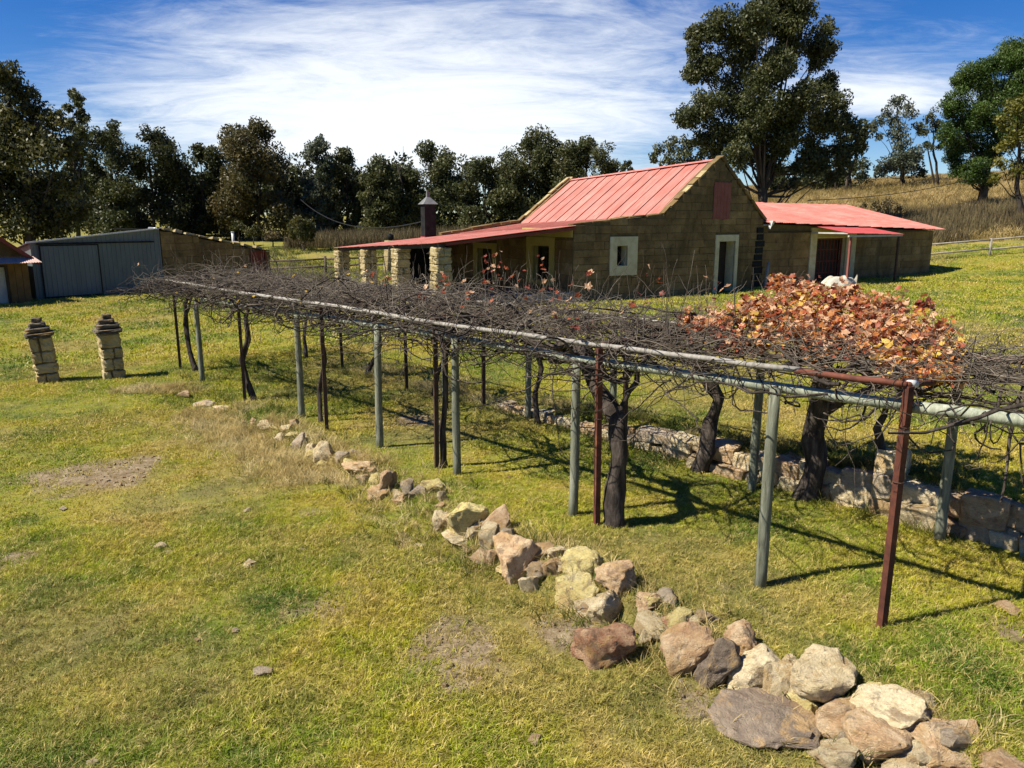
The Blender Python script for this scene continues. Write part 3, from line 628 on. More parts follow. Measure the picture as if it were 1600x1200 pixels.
# ================================================================ SHEDS ON THE LEFT
S0 = Vector((-19.66, 31.87, 0)); STH = radians(48.64)
def build_sheds():
    SX = Vector((cos(STH), sin(STH), 0)); SY = Vector((-sin(STH), cos(STH), 0))
    root = empty('steel_shed', S0, STH); tag(root, 'blue grey steel shed with a sliding door and sloping roof', 'shed')
    top = lambda x: 2.30 + .098 * x
    def ribs(x0, x1, zf, z0, y):
        m = MB(); x = x0; k = 0.19
        while x < x1 - .01:
            e = min(x + k, x1); r0 = x + (e - x) * .62
            m.hexa([(x, y, z0), (r0, y, z0), (r0, y + .03, z0), (x, y + .03, z0), (x, y, zf(x)), (r0, y, zf(r0)), (r0, y + .03, zf(r0)), (x, y + .03, zf(x))])
            m.hexa([(r0, y - .018, z0), (e, y - .018, z0), (e, y + .03, z0), (r0, y + .03, z0), (r0, y - .018, zf(r0)), (e, y - .018, zf(e)), (e, y + .03, zf(e)), (r0, y + .03, zf(e))]); x = e
        return m
    ribs(0, 5.32, top, -.15, 0).build('front_cladding', MT['cladding'], root)
    d = ribs(.32, 2.56, lambda x: 2.17, .06, -.07).build('sliding_door', MT['cladding'], root)
    frame_mb(.28, 2.60, .03, 2.21, .05, -.10, -.08).build('door_frame', MT['chimney'], d); bx('track', .2, 5.0, -.12, -.06, 2.23, 2.29, MT['chimney'], d)
    for nm, xa, zt in (('left_wall', 0, 2.28), ('right_wall', 5.28, 2.78)):
        MB().hexa([(xa, .04, -.2), (xa + .04, .04, -.2), (xa + .04, 6, -.2), (xa, 6, -.2), (xa, .04, zt), (xa + .04, .04, zt), (xa + .04, 6, zt - 1.03), (xa, 6, zt - 1.03)]).build(nm, MT['cladding'], root)
    bx('rear_wall', .05, 5.27, 5.96, 6, -.2, 1.25, MT['cladding'], root)
    for i in range(7):
        a = -.15 + i * .8; link('roof_sheet', sheet_mesh('roof_sheet', [(a, -.15, 2.335 + .098 * a), (a + .82, -.15, 2.335 + .098 * (a + .82)), (a + .82, 6.1, 1.3 + .098 * (a + .82)), (a, 6.1, 1.3 + .098 * a)], MT['galv'], over=.01), root)
    MB().hexa([(-.2, -.20, 2.29), (5.2, -.20, 2.82), (5.2, -.16, 2.82), (-.2, -.16, 2.29), (-.2, -.20, 2.35), (5.2, -.20, 2.88), (5.2, -.16, 2.88), (-.2, -.16, 2.35)]).build('barge_board', MT['white_metal'], root)
    MB().tube([(5.15, -.26, 2.83), (5.15, .6, 2.85)], .055, 12).build('gutter_pipe', MT['galv'], root, smooth=True)
    # stone store to its right
    o = S0 + SX * 5.36; st = empty('stone_store', o, STH); tag(st, 'low sandstone store with a red door beside the steel shed', 'outbuilding')
    Lx = 5.55; tp = lambda x: 2.74 - .205 * x; hole = (4.50, 5.26, -.1, 1.66)
    w = wall_body('front_wall', [0, Lx], tp, -.2, [hole], .4, MT['mortar'], st)
    lay_blocks(w, 0, Lx, -.05, 2.7, .34, .74, [(4.42, 5.32, -.2, 1.72)], lambda z: (0, min(Lx, (2.74 - z) / .205)), 'block', seed=31)
    bx('red_door', 4.52, 5.24, .03, .08, .0, 1.64, MT['dark_red'], w); frame_mb(4.44, 5.32, 0, 1.70, .07, -.05, .03, False).build('door_frame', MT['dark_red'], w)
    bx('end_wall', Lx - .4, Lx - .001, .41, 5, -.2, 1.6, MT['block'], st); bx('rear_wall', 0.01, Lx - .41, 4.6, 4.99, -.2, 1.6, MT['block'], st)
    for i in range(7):
        a = -.02 + i * .8; link('roof_sheet', sheet_mesh('roof_sheet', [(a, -.12, 2.80 - .205 * a), (a + .82, -.12, 2.80 - .205 * (a + .82)), (a + .82, 5.1, 2.80 - .205 * (a + .82)), (a, 5.1, 2.80 - .205 * a)], MT['chimney'], over=.01), st)
    r = random.Random(3)
    for k in range(9):
        x = .3 + k * .58; link('coping_stone', r.choice(BLOCKS['pale_block']), st, (x, .12, 2.86 - .205 * x), (r.uniform(-.2, .2), .2 + r.uniform(-.15, .15), r.uniform(-.3, .3)), (r.uniform(.25, .5), .3, r.uniform(.08, .16)))
    P = o + SX * 4.25 + SY * 1.2
    vp = MB().tube([(0, 0, 1.7), (.0, 0, 2.60)], .07, 10).tube([(0, 0, 2.60), (0, 0, 2.64)], .085, 10).build('vent_pipe', MT['white_metal'], None, smooth=True, loc=P)
    tag(vp, 'white vent pipe standing on the roof of the stone store', 'pipe')
    # cottage at the left edge
    c = empty('cottage', hit(50, 472) + Vector((0, 0, -.02)), STH); tag(c, 'ochre cottage with red roof cut off by the left edge', 'house')
    wall_body('front_wall', [-6, -3, 0], lambda x: 1.80 + .78 * (min(-x, 6 + x) if True else 0), -.2, [(-1.75, -.78, -.2, 1.45)], .35, MT['ochre_wall'], c)
    for k in range(3): bx('wall_board', -.70 + k * .24, -.70 + k * .24 + .225, -.03, .0, .0, 1.60, MT['ochre_wall'], c)
    bx('door', -1.74, -.79, .08, .13, .0, 1.43, MT['pale_door'], c); frame_mb(-1.80, -.73, 0, 1.50, .06, -.05, -.001, False).build('door_frame', MT['wood_dark'], c)
    bx('side_wall', -.35, -.001, .36, 6, -.2, 1.8, MT['ochre_wall'], c); bx('far_wall', -6, -5.65, .36, 6, -.2, 1.8, MT['ochre_wall'], c)
    for (x0, z0, x1, z1) in ((.30, 1.60, -3.0, 4.20), (-3.0, 4.20, -6.3, 1.60)):
        MB().hexa([(x0, -.35, z0), (x1, -.35, z1), (x1, 6.2, z1), (x0, 6.2, z0), (x0, -.35, z0 + .05), (x1, -.35, z1 + .05), (x1, 6.2, z1 + .05), (x0, 6.2, z0 + .05)]).build('roof_slope', MT['roof'], c)
        MB().hexa([(x0, -.40, z0 - .12), (x1, -.40, z1 - .12), (x1, -.36, z1 - .12), (x0, -.36, z0 - .12), (x0, -.40, z0 + .06), (x1, -.40, z1 + .06), (x1, -.36, z1 + .06), (x0, -.36, z0 + .06)]).build('barge_board', MT['dark_red'], c)
    for k in range(5):
        a = -3.9 + k * .82; link('porch_sheet', sheet_mesh('porch_sheet', [(a, -1.0, 1.62), (a + .84, -1.0, 1.62), (a + .84, -.06, 1.82), (a, -.06, 1.82)], MT['pinkwhite'], over=.01), c)
build_sheds()

def gate_pillar(px, py, label, rz, seed, hgt, lean):
    P = hit(px, py); root = empty('gate_pillar', P + Vector((0, 0, -.03)), rz); root.scale = (.88, .88, 1.07); root.rotation_euler = (lean[0], lean[1], rz)
    tag(root, label, 'pillar', 'stone gate pillars on the lawn'); r = random.Random(seed); z = 0
    bx('core', -.19, .19, -.19, .19, 0, hgt, MT['mortar'], root); PK = 'pale_block'
    while z < hgt - .05:
        h = min(r.uniform(.17, .30), hgt - z)
        if hgt - z - h < .12: h = hgt - z
        if r.random() < .4:
            link('stone_block', r.choice(SHAFT), root, (r.uniform(-.02, .02), 0, z + h / 2), (0, 0, r.uniform(-.05, .05)), (.46, .46, h - .014))
        else:
            s = r.uniform(.17, .28)
            link('stone_block', r.choice(SHAFT), root, (-.23 + s / 2 + r.uniform(-.02, .01), 0, z + h / 2), (0, 0, r.uniform(-.06, .06)), (s - .012, .46, h - .014))
            link('stone_block', r.choice(SHAFT), root, (.23 - (.46 - s) / 2 + r.uniform(-.01, .02), 0, z + h / 2), (0, 0, r.uniform(-.06, .06)), (.46 - s - .012, .47, h - .014))
        z += h
    for k, (wd, th) in enumerate(((.58, .075), (.46, .085), (.33, .075), (.20, .075))):
        me = CAPS[k % 3]
        link('cap_slab', me, root, (r.uniform(-.015, .015), 0, z + th / 2), (0, 0, r.uniform(-.12, .12)), (wd, wd * .96, th)); z += th + .012
    return P
gate_pillar(77, 596, 'stepped-cap stone gate pillar leaning slightly, nearer the left edge of the lawn', radians(28), 3, .90, (.0, -.075))
gate_pillar(179, 590, 'stepped-cap stone gate pillar nearer the pergola, with a dark shadow at its foot', radians(34), 8, .92, (.01, -.03))

# ================================================================ PERGOLA
def wpart(mb, name, mat, root, smooth=False, bevel=0.0):
    o = root.location; mb.v = [(a - o[0], b - o[1], c - o[2]) for a, b, c in mb.v]
    return mb.build(name, mat, root, smooth, bevel)
RED = [(1.89, 6.09, 1.98), (4.82, 6.10, 1.93), (7.60, 6.19, 1.91), (10.25, 6.16, 1.94), (13.09, 6.21, 1.92), (16.81, 6.56, 1.92)]
GRN = [(2.95, 6.12, 1.80), (5.21, 6.17, 1.74), (7.18, 6.18, 1.76), (8.87, 6.18, 1.76), (11.22, 6.29, 1.71), (15.2, 6.35, 1.68)]
BGR = [(2.13, 8.36, 1.86), (4.22, 8.34, 1.86), (6.66, 8.74, 1.84), (8.45, 8.82, 1.84), (10.33, 8.64, 1.82), (13.0, 9.05, 1.8)]
BRD = [(6.35, 8.62, 1.84), (9.55, 8.85, 1.83), (9.9, 8.3, 1.5), (11.6, 8.75, 1.82), (14.2, 9.0, 1.8)]
def build_pergola():
    c = xy(9, 7.3); root = empty('pergola', (c[0], c[1], gz(*c)))
    tag(root, 'long pergola of rusty steel posts, green poles and grey rails carrying bare vines', 'pergola')
    r = random.Random(2)
    def iron(u, v, h, mat, w=.040):
        x, y = xy(u, v); z = gz(x, y) - .15; m = MB(); lean = (r.uniform(-.02, .02), r.uniform(-.02, .02))
        # angle iron: two flanges
        for (a0, a1, b0, b1) in ((-w, w, -w, -w + .014), (-w, -w + .014, -w + .014, w)):
            pts = []
            for zz, k in ((z, 0), (h, 1)):
                for a, b in ((a0, b0), (a1, b0), (a1, b1), (a0, b1)):
                    q = Vector((a, b)); ang = radians(20); X = q.x * cos(ang) - q.y * sin(ang); Y = q.x * sin(ang) + q.y * cos(ang)
                    pts.append((x + X + lean[0] * k, y + Y + lean[1] * k, zz))
            m.hexa(pts)
        p = wpart(m, 'steel_post', mat, root)
        for zz in (.62, .84):
            ring = MB(); q = [(x + lean[0] * zz + cos(a) * w * 1.42, y + lean[1] * zz + sin(a) * w * 1.42, h * zz) for a in np.linspace(0, 2 * pi, 9)]
            ring.tube(q, .004, 4, False); wpart(ring, 'wire_tie', MT['steel_dark'], root)
    for i, (u, v, h) in enumerate(RED): iron(u, v, h, MT['rust'] if i in (0, 1) else MT['steel_dark'], .028)
    for (u, v, h) in BRD: iron(u, v, h, MT['steel_dark'], .028)
    def pole(u, v, h, rad, name='timber_post'):
        x, y = xy(u, v); z = gz(x, y) - .15; dx, dy = r.uniform(-.02, .02), r.uniform(-.02, .02); n = 7
        pts = [(x + dx * i / (n - 1) + r.uniform(-.004, .004), y + dy * i / (n - 1) + r.uniform(-.004, .004), z + (h - z) * i / (n - 1)) for i in range(n)]
        wpart(MB().tube(pts, [rad * (1.06 - .14 * i / (n - 1)) for i in range(n)], 12, True, .015), name, MT['green_pole'], root, True)
    for q in GRN: pole(*q, .051)
    for q in BGR: pole(*q, .052)
    def rail(pts, rad, mat, name):
        P = []
        for a, b in zip(pts[:-1], pts[1:]):
            for k in range(5):
                t = k / 5; P.append(tuple(a[j] * (1 - t) + b[j] * t + (r.uniform(-.006, .006) if j == 2 else 0) for j in range(3)))
        P.append(pts[-1]); W = [(*xy(p[0], p[1]), p[2]) for p in P]
        return wpart(MB().tube(W, rad, 10, True, .01), name, MT[mat], root, True)
    f = lambda u: float(np.interp(u, [1.9, 5, 10, 13, 17], [6.10, 6.12, 6.17, 6.22, 6.58]))
    g = lambda u: 2.0 - .004 * u
    rail([(1.9, 6.10, 1.995), (2.78, f(2.78), 1.98)], .026, 'rust', 'top_pipe')
    rail([(2.74, f(2.8), 1.985), (4.9, f(4.9), 1.955), (7.62, f(7.6), 1.935)], .026, 'grey_pipe', 'top_rail')
    rail([(7.5, f(7.5), 1.94), (10.3, f(10.3), 1.965), (13.2, f(13.2), 1.95)], .028, 'grey_pipe', 'top_rail')
    rail([(13.0, f(13.0), 1.955), (17.2, f(17), 1.93)], .026, 'grey_pipe', 'top_rail')
    rail([(.1, 6.30, 1.84), (1.95, 6.22, 1.80)], .047, 'green_rail', 'lower_rail')
    rail([(1.88, 6.22, 1.805), (3.6, 6.24, 1.775)], .046, 'green_rail', 'lower_rail')
    rail([(3.45, 6.24, 1.775), (5.2, 6.26, 1.745), (7.2, 6.28, 1.755)], .044, 'green_rail', 'lower_rail')
    rail([(7.05, 6.28, 1.755), (8.9, 6.29, 1.755), (11.2, 6.38, 1.71)], .045, 'green_rail', 'lower_rail')
    rail([(11.0, 6.38, 1.715), (15.2, 6.45, 1.66)], .043, 'green_rail', 'lower_rail')
    rail([(1.9, 6.10, 1.99), (2.02, 7.2, 1.83), (2.13, 8.38, 1.66)], .026, 'rust', 'cross_pipe')
    bits = MB().tube([(*xy(1.905, 6.17), 1.985), (*xy(1.925, 6.36), 1.955)], .034, 10); wpart(bits, 'pipe_sleeve', MT['white_metal'], root, True)
    h = lambda u: float(np.interp(u, [1, 4, 7, 14], [8.45, 8.45, 8.78, 9.1]))
    rail([(-.4, h(1), 1.90), (4.2, h(4.2), 1.885)], .026, 'rust', 'back_pipe')
    rail([(4.1, h(4.1), 1.885), (6.7, h(6.7), 1.86), (10.4, h(10.4), 1.84)], .027, 'grey_pipe', 'back_rail')
    rail([(10.3, h(10.3), 1.845), (16.8, 9.2, 1.80)], .027, 'grey_pipe', 'back_rail')
    for u in (4.82, 7.6, 10.25, 13.09, 16.6): rail([(u, f(u), 1.97), (u + .05, (f(u) + h(u)) / 2, 1.92), (u + .05, h(u), 1.87)], .025, 'steel_dark', 'cross_pipe')
    for v in (6.8, 7.3, 7.8, 8.25): rail([(1.95, v, 1.90), (6, v + .03, 1.93), (11, v + .1, 1.92), (16.6, v + .4, 1.89)], .006, 'steel_dark', 'trellis_wire')
build_pergola()

# ================================================================ VINES
def np_tubes(P, R, sides=3):
    """P (N,K,3) paths, R (N,K) radii -> verts, quads"""
    N, K, _ = P.shape; T = np.gradient(P, axis=1); T /= np.linalg.norm(T, axis=-1, keepdims=True) + 1e-9
    ref = np.zeros_like(T); ref[..., 2] = 1; steep = np.abs(T[..., 2]) > .9; ref[steep] = (1, 0, 0)
    A = np.cross(T, ref); A /= np.linalg.norm(A, axis=-1, keepdims=True) + 1e-9; B = np.cross(T, A)
    ang = np.arange(sides) * 2 * pi / sides
    V = P[:, :, None] + (A[:, :, None] * np.cos(ang)[:, None] + B[:, :, None] * np.sin(ang)[:, None]) * R[:, :, None, None]
    base = (np.arange(N)[:, None, None] * K + np.arange(K - 1)[None, :, None]) * sides; k = np.arange(sides)[None, None]
    a = base + k; b = base + (k + 1) % sides
    return V.reshape(-1, 3), np.stack([a, b, b + sides, a + sides], -1).reshape(-1, 4)
def canes(n, u0, u1, v0, v1, rg, K=10, zc=1.98, updens=.22, rad=.0055):
    u = rg.uniform(u0, u1, n); v = rg.uniform(v0, v1, n); z = zc - .03 + rg.normal(0, .06, n)
    typ = rg.random(n); up = typ < updens; dn = typ > .78
    L = rg.uniform(.5, 1.5, n); L[up] = rg.uniform(.35, .95, up.sum()); L[dn] = rg.uniform(.4, 1.2, dn.sum())
    az = rg.uniform(0, 2 * pi, n); daz = rg.normal(0, .22, n)
    el = np.where(up, rg.uniform(.2, 1.2, n), np.where(dn, rg.uniform(-1.2, -.2, n), rg.normal(0, .25, n))); daz = np.where(dn, daz * 2.4, daz)
    P = np.zeros((n, K, 3)); p = np.stack([*xy(u, v), z], -1); st = L / (K - 1)
    for k in range(K):
        P[:, k] = p
        d = np.stack([np.cos(az) * np.cos(el), np.sin(az) * np.cos(el), np.sin(el)], -1)
        p = p + d * st[:, None] * (1 + rg.normal(0, .12, n))[:, None]
        az = az + daz * .5 + rg.normal(0, .30, n)
        el = np.where(up, el + rg.normal(.02, .22, n), np.where(dn, el + rg.normal(.13, .34, n), el * .8 + (zc - p[:, 2]) * .6 + rg.normal(0, .24, n)))
        el = np.clip(el, -1.45, 1.45)
    r0 = rad * rg.uniform(.55, 1.35, n) * np.where(up, .72, 1.0); R = r0[:, None] * np.linspace(1.0, .45, K)[None]
    return P, R
def leaf_shape(seed):
    r = random.Random(seed); pts = [(0, 0, 0)]; n = 10
    for i in range(n):
        a = -pi / 2 + .30 + (2 * pi - .6) * i / (n - 1); q = (1.0 if i % 2 else .66) * (1.12 if abs(i - 4.5) < 1 else 1) * r.uniform(.85, 1.1)
        pts.append((cos(a) * q * .52, sin(a) * q * .52 + .12, r.uniform(-.10, .05) + .25 * abs(cos(a)) * q * r.uniform(.3, 1)))
    return np.array(pts), [(0, i, i + 1) for i in range(1, n)]
LSH = [leaf_shape(i) for i in range(5)]
LEAF_ME = []
for i in range(5):
    for c in range(6):
        me = bpy.data.meshes.new('leaf'); me.from_pydata([tuple(v) for v in LSH[i][0]], [], LSH[i][1]); me.materials.append(MT['leaf%d' % c]); me.update(); LEAF_ME.append((c, me))
def place_leaves(root, pts, sizes, cols, rg, singles):
    """the largest-showing leaves as single parts, the rest as one part"""
    o = Vector(root.location); order = np.argsort(-sizes + 0.4 * sizes * rg.random(len(sizes))); V = []; Fc = []; MI = []; nv = 0
    for rank, i in enumerate(order):
        e = Euler((rg.uniform(-1.2, .9), rg.uniform(-.8, .8), rg.uniform(0, 6.28)))
        if rank < singles:
            me = LEAF_ME[int(rg.integers(0, 5)) * 6 + int(cols[i])][1]
            link('leaf', me, root, Vector(pts[i]) - o, e, (sizes[i],) * 3)
        else:
            pv, pf = LSH[int(rg.integers(0, 5))]; M3 = np.array(e.to_matrix()); q = (pv * sizes[i]) @ M3.T + pts[i] - np.array(o)
            V.append(q); Fc += [(a + nv, b + nv, c + nv) for a, b, c in pf]; MI += [int(cols[i])] * len(pf); nv += len(q)
    if V:
        me = np_mesh('leaves', np.concatenate(V), np.array(Fc), [MT['leaf%d' % c] for c in range(6)], MI); tag(link('leaves', me, root), kind='stuff')
def vine(label, u, v, r0, trunk, zone, n, seed, arms=5, leaves=None, singles=0, fork=False, up=.22):
    rg = np.random.default_rng(seed); rr = random.Random(seed); x, y = xy(u, v); root = empty('grape_vine', (x, y, gz(x, y)))
    tag(root, label, 'vine', 'old grape vines trained over the pergola')
    # trunk: path in (du, dv, z)
    P = []; R = []; z0 = gz(x, y) - .08; n0 = len(trunk)
    for i, (du, dv, z) in enumerate(trunk):
        q = Vector((*xy(u + du, v + dv), z if i else z0))
        if P:
            a = P[-1]
            for k in range(1, 4):
                t = k / 3; P.append(a.lerp(q, t) + Vector((rr.uniform(-.012, .012), rr.uniform(-.012, .012), 0)))
        else: P.append(q)
    m = len(P); R = [r0 * (1.35 if i == 0 else 1.0) * (1 - .42 * i / (m - 1)) * rr.uniform(.88, 1.12) for i in range(m)]
    wpart(MB().tube(P, R, 14, True, .17, .16), 'trunk', MT['bark'], root, True)
    head = P[-1]
    arms += 4
    for k in range(arms):
        tu = zone[0] + (zone[1] - zone[0]) * (k + rr.uniform(.1, .9)) / arms; tv = rr.uniform(zone[2] + .2, zone[3] - .2); q = Vector((*xy(tu, tv), 1.86 + rr.uniform(-.12, .06)))
        if k == 0 and fork: start = P[int(m * .55)]
        else: start = head
        pts = []; nn = 12; bend = Vector((rr.uniform(-.25, .25), rr.uniform(-.25, .25), 0))
        for i in range(nn):
            t = i / (nn - 1); zz = start.z + (q.z - start.z) * min(1, t * 2.2) ** .8
            b = start.lerp(q, t); pts.append(Vector((b.x, b.y, zz)) + bend * sin(t * pi) + Vector((rr.uniform(-.05, .05), rr.uniform(-.05, .05), rr.uniform(-.04, .04) - .22 * sin(t * pi) * (k % 2))))
        pts[0] = start; ra = min(.055, R[-1] * rr.uniform(.5, .85) + .006)
        wpart(MB().tube(pts, [max(.011, ra * (1 - .62 * i / (nn - 1)) * rr.uniform(.85, 1.2)) for i in range(nn)], 8, True, .12, .2), 'arm', MT['bark'], root, True)
    n = int(n * (.66 if zone[0] < 4 else .70)); up *= .95; zone = (zone[0], zone[1], zone[2], min(zone[3], 8.75)); PC, RC = canes(n, *zone, rg, updens=up); PC2, RC2 = canes(max(8, n // 6), *zone, rg, K=10, zc=1.90, updens=.0, rad=.015)
    if True:
        PC3, RC3 = canes(max(14, n // (3 if zone[0] > 4 else 6)), zone[0], zone[1], zone[2] - (.18 if zone[2] < 7 else 0), min(zone[3], zone[2] + 1.1), rg, K=10, zc=1.74, updens=.0, rad=.0080); PC2 = np.concatenate([PC2, PC3]); RC2 = np.concatenate([RC2, RC3])
    if zone[2] < 6.4:
        nw = int((zone[1] - zone[0]) * 9); uw = rg.uniform(zone[0], zone[1], nw); tt = np.linspace(0, 1, 10)[None]; ph = rg.uniform(0, 6.28, (nw, 1)); rw_ = rg.uniform(.04, .13, (nw, 1)); tn = rg.uniform(3, 8, (nw, 1))
        UU = uw[:, None] + (tt - .5) * rg.uniform(-.5, .5, (nw, 1)); VV = 6.14 + .012 * (UU - 6) + np.cos(ph + tn * tt) * rw_; ZZ = rg.uniform(1.74, 1.97, (nw, 1)) + np.sin(ph + tn * tt) * rw_ - rg.uniform(0, .3, (nw, 1)) * tt ** 2
        X, Yy = xy(UU, VV); PC2 = np.concatenate([PC2, np.stack([X, Yy, ZZ], -1)]); RC2 = np.concatenate([RC2, rg.uniform(.004, .009, (nw, 1)) * np.linspace(1, .5, 10)[None]])
    V, Fq = np_tubes(PC, RC, 3); V2, F2 = np_tubes(PC2, RC2, 5)
    me = np_mesh('canes', np.concatenate([V, V2]) - np.array(root.location), np.concatenate([Fq, F2 + len(V)]), [MT['cane'], MT['bark']], np.r_[np.zeros(len(Fq), int), np.ones(len(F2), int)], smooth=True); tag(link('canes', me, root), kind='stuff')
    if leaves == 'few':
        ups = np.where(PC[:, -1, 2] > 2.28)[0]; ups = ups[:max(3, len(ups) // 9)]; pts = []
        for i in ups:
            for k in range(rr.randint(3, 7)): pts.append(PC[i, rr.randint(5, 9)] + rg.normal(0, .05, 3))
        pts = np.array(pts); place_leaves(root, pts, rg.uniform(.055, .10, len(pts)), rg.choice([0, 3, 3, 0, 0, 4, 4], len(pts)), rg, len(pts))
    elif leaves == 'one':
        ids = rg.integers(0, n, 7); pts = PC[ids, 9] + rg.normal(0, .03, (7, 3)); place_leaves(root, pts, rg.uniform(.05, .085, 7), rg.choice([2, 4, 2], 7), rg, 7)
    elif leaves == 'mass':
        # autumn foliage in mounds over the canopy's near right end
        mounds = [(hz, atY(px, py, Y), rad) for hz, (px, py, Y, rad) in enumerate([
            (1100, 510, 8.7, .26), (1130, 505, 9.0, .28), (1165, 500, 8.9, .30), (1180, 480, 9.3, .24), (1210, 490, 8.8, .32), (1225, 452, 9.2, .20), (1245, 460, 9.0, .22), (1262, 485, 8.6, .33),
            (1300, 475, 8.8, .30), (1320, 460, 9.0, .20), (1310, 510, 8.1, .34), (1250, 520, 8.1, .30), (1195, 530, 8.0, .26), (1150, 535, 8.2, .24), (1360, 500, 8.3, .30), (1390, 480, 8.6, .26), (1370, 530, 7.6, .30),
            (1420, 510, 7.9, .27), (1410, 545, 7.3, .25), (1450, 530, 7.5, .24), (1440, 560, 7.0, .22), (1470, 515, 7.8, .17), (1480, 545, 7.2, .17), (1400, 570, 6.9, .19), (1475, 575, 6.7, .15), (1440, 590, 6.55, .12), (1345, 480, 8.8, .22), (1215, 435, 9.3, .10), (1445, 478, 8.5, .12), (1080, 500, 8.9, .16), (1340, 545, 7.5, .2), (1290, 545, 7.6, .2), (1425, 575, 6.8, .2), (1460, 590, 6.5, .16), (1485, 585, 6.5, .13), (1400, 590, 6.7, .14), (1470, 560, 6.9, .17), (1380, 555, 7.1, .2), (1235, 445, 9.2, .14), (1270, 450, 9.2, .16)])]
        pts = []; cols = []; pal = [[0, 1, 4, 3, 4, 4], [1, 0, 4, 4, 4, 1], [2, 1, 4, 4, 0], [3, 0, 3, 4, 5, 0], [4, 1, 0, 4, 5]]
        for k, c, rad in mounds:
            rad *= 1.12; m_ = int(215 * (rad / .28) ** 2); d = rg.normal(0, 1, (m_, 3)); d /= np.linalg.norm(d, axis=1, keepdims=True); d *= (rad * np.minimum(np.abs(rg.normal(0, .60, m_)), 1.08))[:, None]; d[:, 2] *= .75
            q = np.array(c) + d; pts.append(q); pl = pal[k % 5] if c.y > 7.0 else pal[2]; cols.append(rg.choice(pl, m_))
            # shoots that carry the leaves
        pts = np.concatenate(pts); cols = np.concatenate(cols); ok = pts[:, 2] > 1.80; pts = pts[ok]; cols = cols[ok]
        cc = np.array([np.array(c) for _, c, _ in mounds]); ns = 170; pick = rg.integers(0, len(cc), ns)
        S = cc[pick] + rg.normal(0, .14, (ns, 3)); B = S.copy(); B[:, 2] = 1.9; B[:, :2] += rg.normal(0, .22, (ns, 2)); tt = np.linspace(0, 1, 8)[None, :, None]
        PP = B[:, None] * (1 - tt) + S[:, None] * tt + rg.normal(0, .018, (ns, 8, 3)); V, Fq = np_tubes(PP, np.full((ns, 8), .0045) * np.linspace(1.2, .6, 8), 3)
        tag(link('shoots', np_mesh('shoots', V - np.array(root.location), Fq, MT['cane']), root), kind='stuff')
        place_leaves(root, pts, rg.uniform(.048, .095, len(pts)), cols, rg, singles)
    return root
vine('red and gold autumn-leaved vine on a thick forked trunk', 3.62, 8.50, .150, [(0, 0, 0), (-.08, .03, .45), (-.02, .02, .85), (-.12, -.1, 1.35), (-.16, -.2, 1.85)], (.9, 4.9, 6.1, 9.0), 620, 1, 6, 'mass', 290, True, .12)
vine('stout dark vine trunk standing directly behind the second rusty post', 4.70, 6.24, .110, [(0, 0, 0), (.03, .02, .4), (-.02, .04, .8), (.05, .06, 1.15), (.42, .12, 1.5), (.75, .25, 1.85)], (4.4, 7.0, 6.0, 7.5), 330, 2, 6, 'few', 0, True, .3)
vine('twisted vine trunk against the retaining wall, between two pale green poles', 5.05, 8.50, .105, [(0, 0, 0), (-.1, 0, .3), (-.05, .1, .65), (-.2, .05, 1.0), (.05, -.1, 1.45), (.1, -.2, 1.85)], (4.4, 7.0, 7.4, 8.95), 300, 3, 5, 'few', 0, False, .34)
vine('thin vine hugging the third rusty post from the right', 7.55, 6.27, .045, [(0, 0, 0), (.04, .03, .5), (.0, .05, 1.0), (.05, .1, 1.5), (.1, .25, 1.88)], (6.9, 9.4, 5.95, 7.6), 340, 4, 5, 'few', 0, False, .30)
vine('slim vine in the back row in the middle of the pergola', 8.1, 8.70, .05, [(0, 0, 0), (.1, .0, .4), (.05, .1, .9), (.15, .05, 1.4), (.2, -.1, 1.85)], (6.9, 9.6, 7.5, 9.05), 340, 5, 5, 'few', 0, False, .32)
vine('vine in the back row with a low crooked sideways trunk', 10.9, 8.80, .05, [(0, 0, 0), (-.1, .05, .4), (-.3, .05, .7), (-.35, .0, 1.2), (-.1, -.1, 1.85)], (9.4, 12.2, 7.4, 9.15), 370, 6, 5, 'one', 0, False, .24)
vine('vine in the front row arching from near the green poles', 10.7, 6.34, .042, [(0, 0, 0), (.1, .05, .5), (-.05, .1, 1.0), (.1, .15, 1.5), (.2, .3, 1.86)], (9.3, 12.0, 5.95, 7.5), 360, 7, 5, 'one', 0, False, .2)
vine('wavy dark vine trunk beside the fifth rusty post, front row', 12.98, 6.35, .06, [(0, 0, 0), (.18, -.04, .35), (.28, -.06, .7), (.12, .02, 1.1), (.22, .05, 1.5), (.15, .2, 1.86)], (11.8, 15.0, 5.95, 7.7), 420, 8, 6, 'one', 0, False, .2)
vine('vine in the back row leaning steeply to the right under the canopy', 13.4, 9.0, .055, [(0, 0, 0), (-.2, .1, .3), (-.5, .1, .7), (-.55, .0, 1.2), (-.4, -.1, 1.84)], (12.0, 15.2, 7.6, 9.3), 420, 9, 5, None, 0, False, .2)
vine('bowed vine trunk at the far left end of the pergola', 16.3, 6.70, .06, [(0, 0, 0), (.2, -.05, .5), (.38, .0, 1.0), (.3, .0, 1.45), (.1, .1, 1.84)], (14.6, 17.9, 6.1, 7.9), 430, 10, 6, 'one', 0, True, .22)
vine('vine hidden behind the far left posts, back row', 15.9, 9.1, .05, [(0, 0, 0), (.1, .05, .5), (.0, .1, 1.2), (.1, -.1, 1.82)], (14.8, 17.7, 7.8, 9.3), 330, 12, 5, None, 0, False, .22)
vine('short pruned vine with a pale cut end growing from the stone wall', 2.92, 9.05, .050, [(0, 0, 0), (.02, -.12, .55), (.1, -.2, .9), (.02, -.2, 1.15), (-.14, -.28, 1.38)], (.2, 2.6, 7.2, 9.0), 200, 13, 3, None, 0, False, .16)

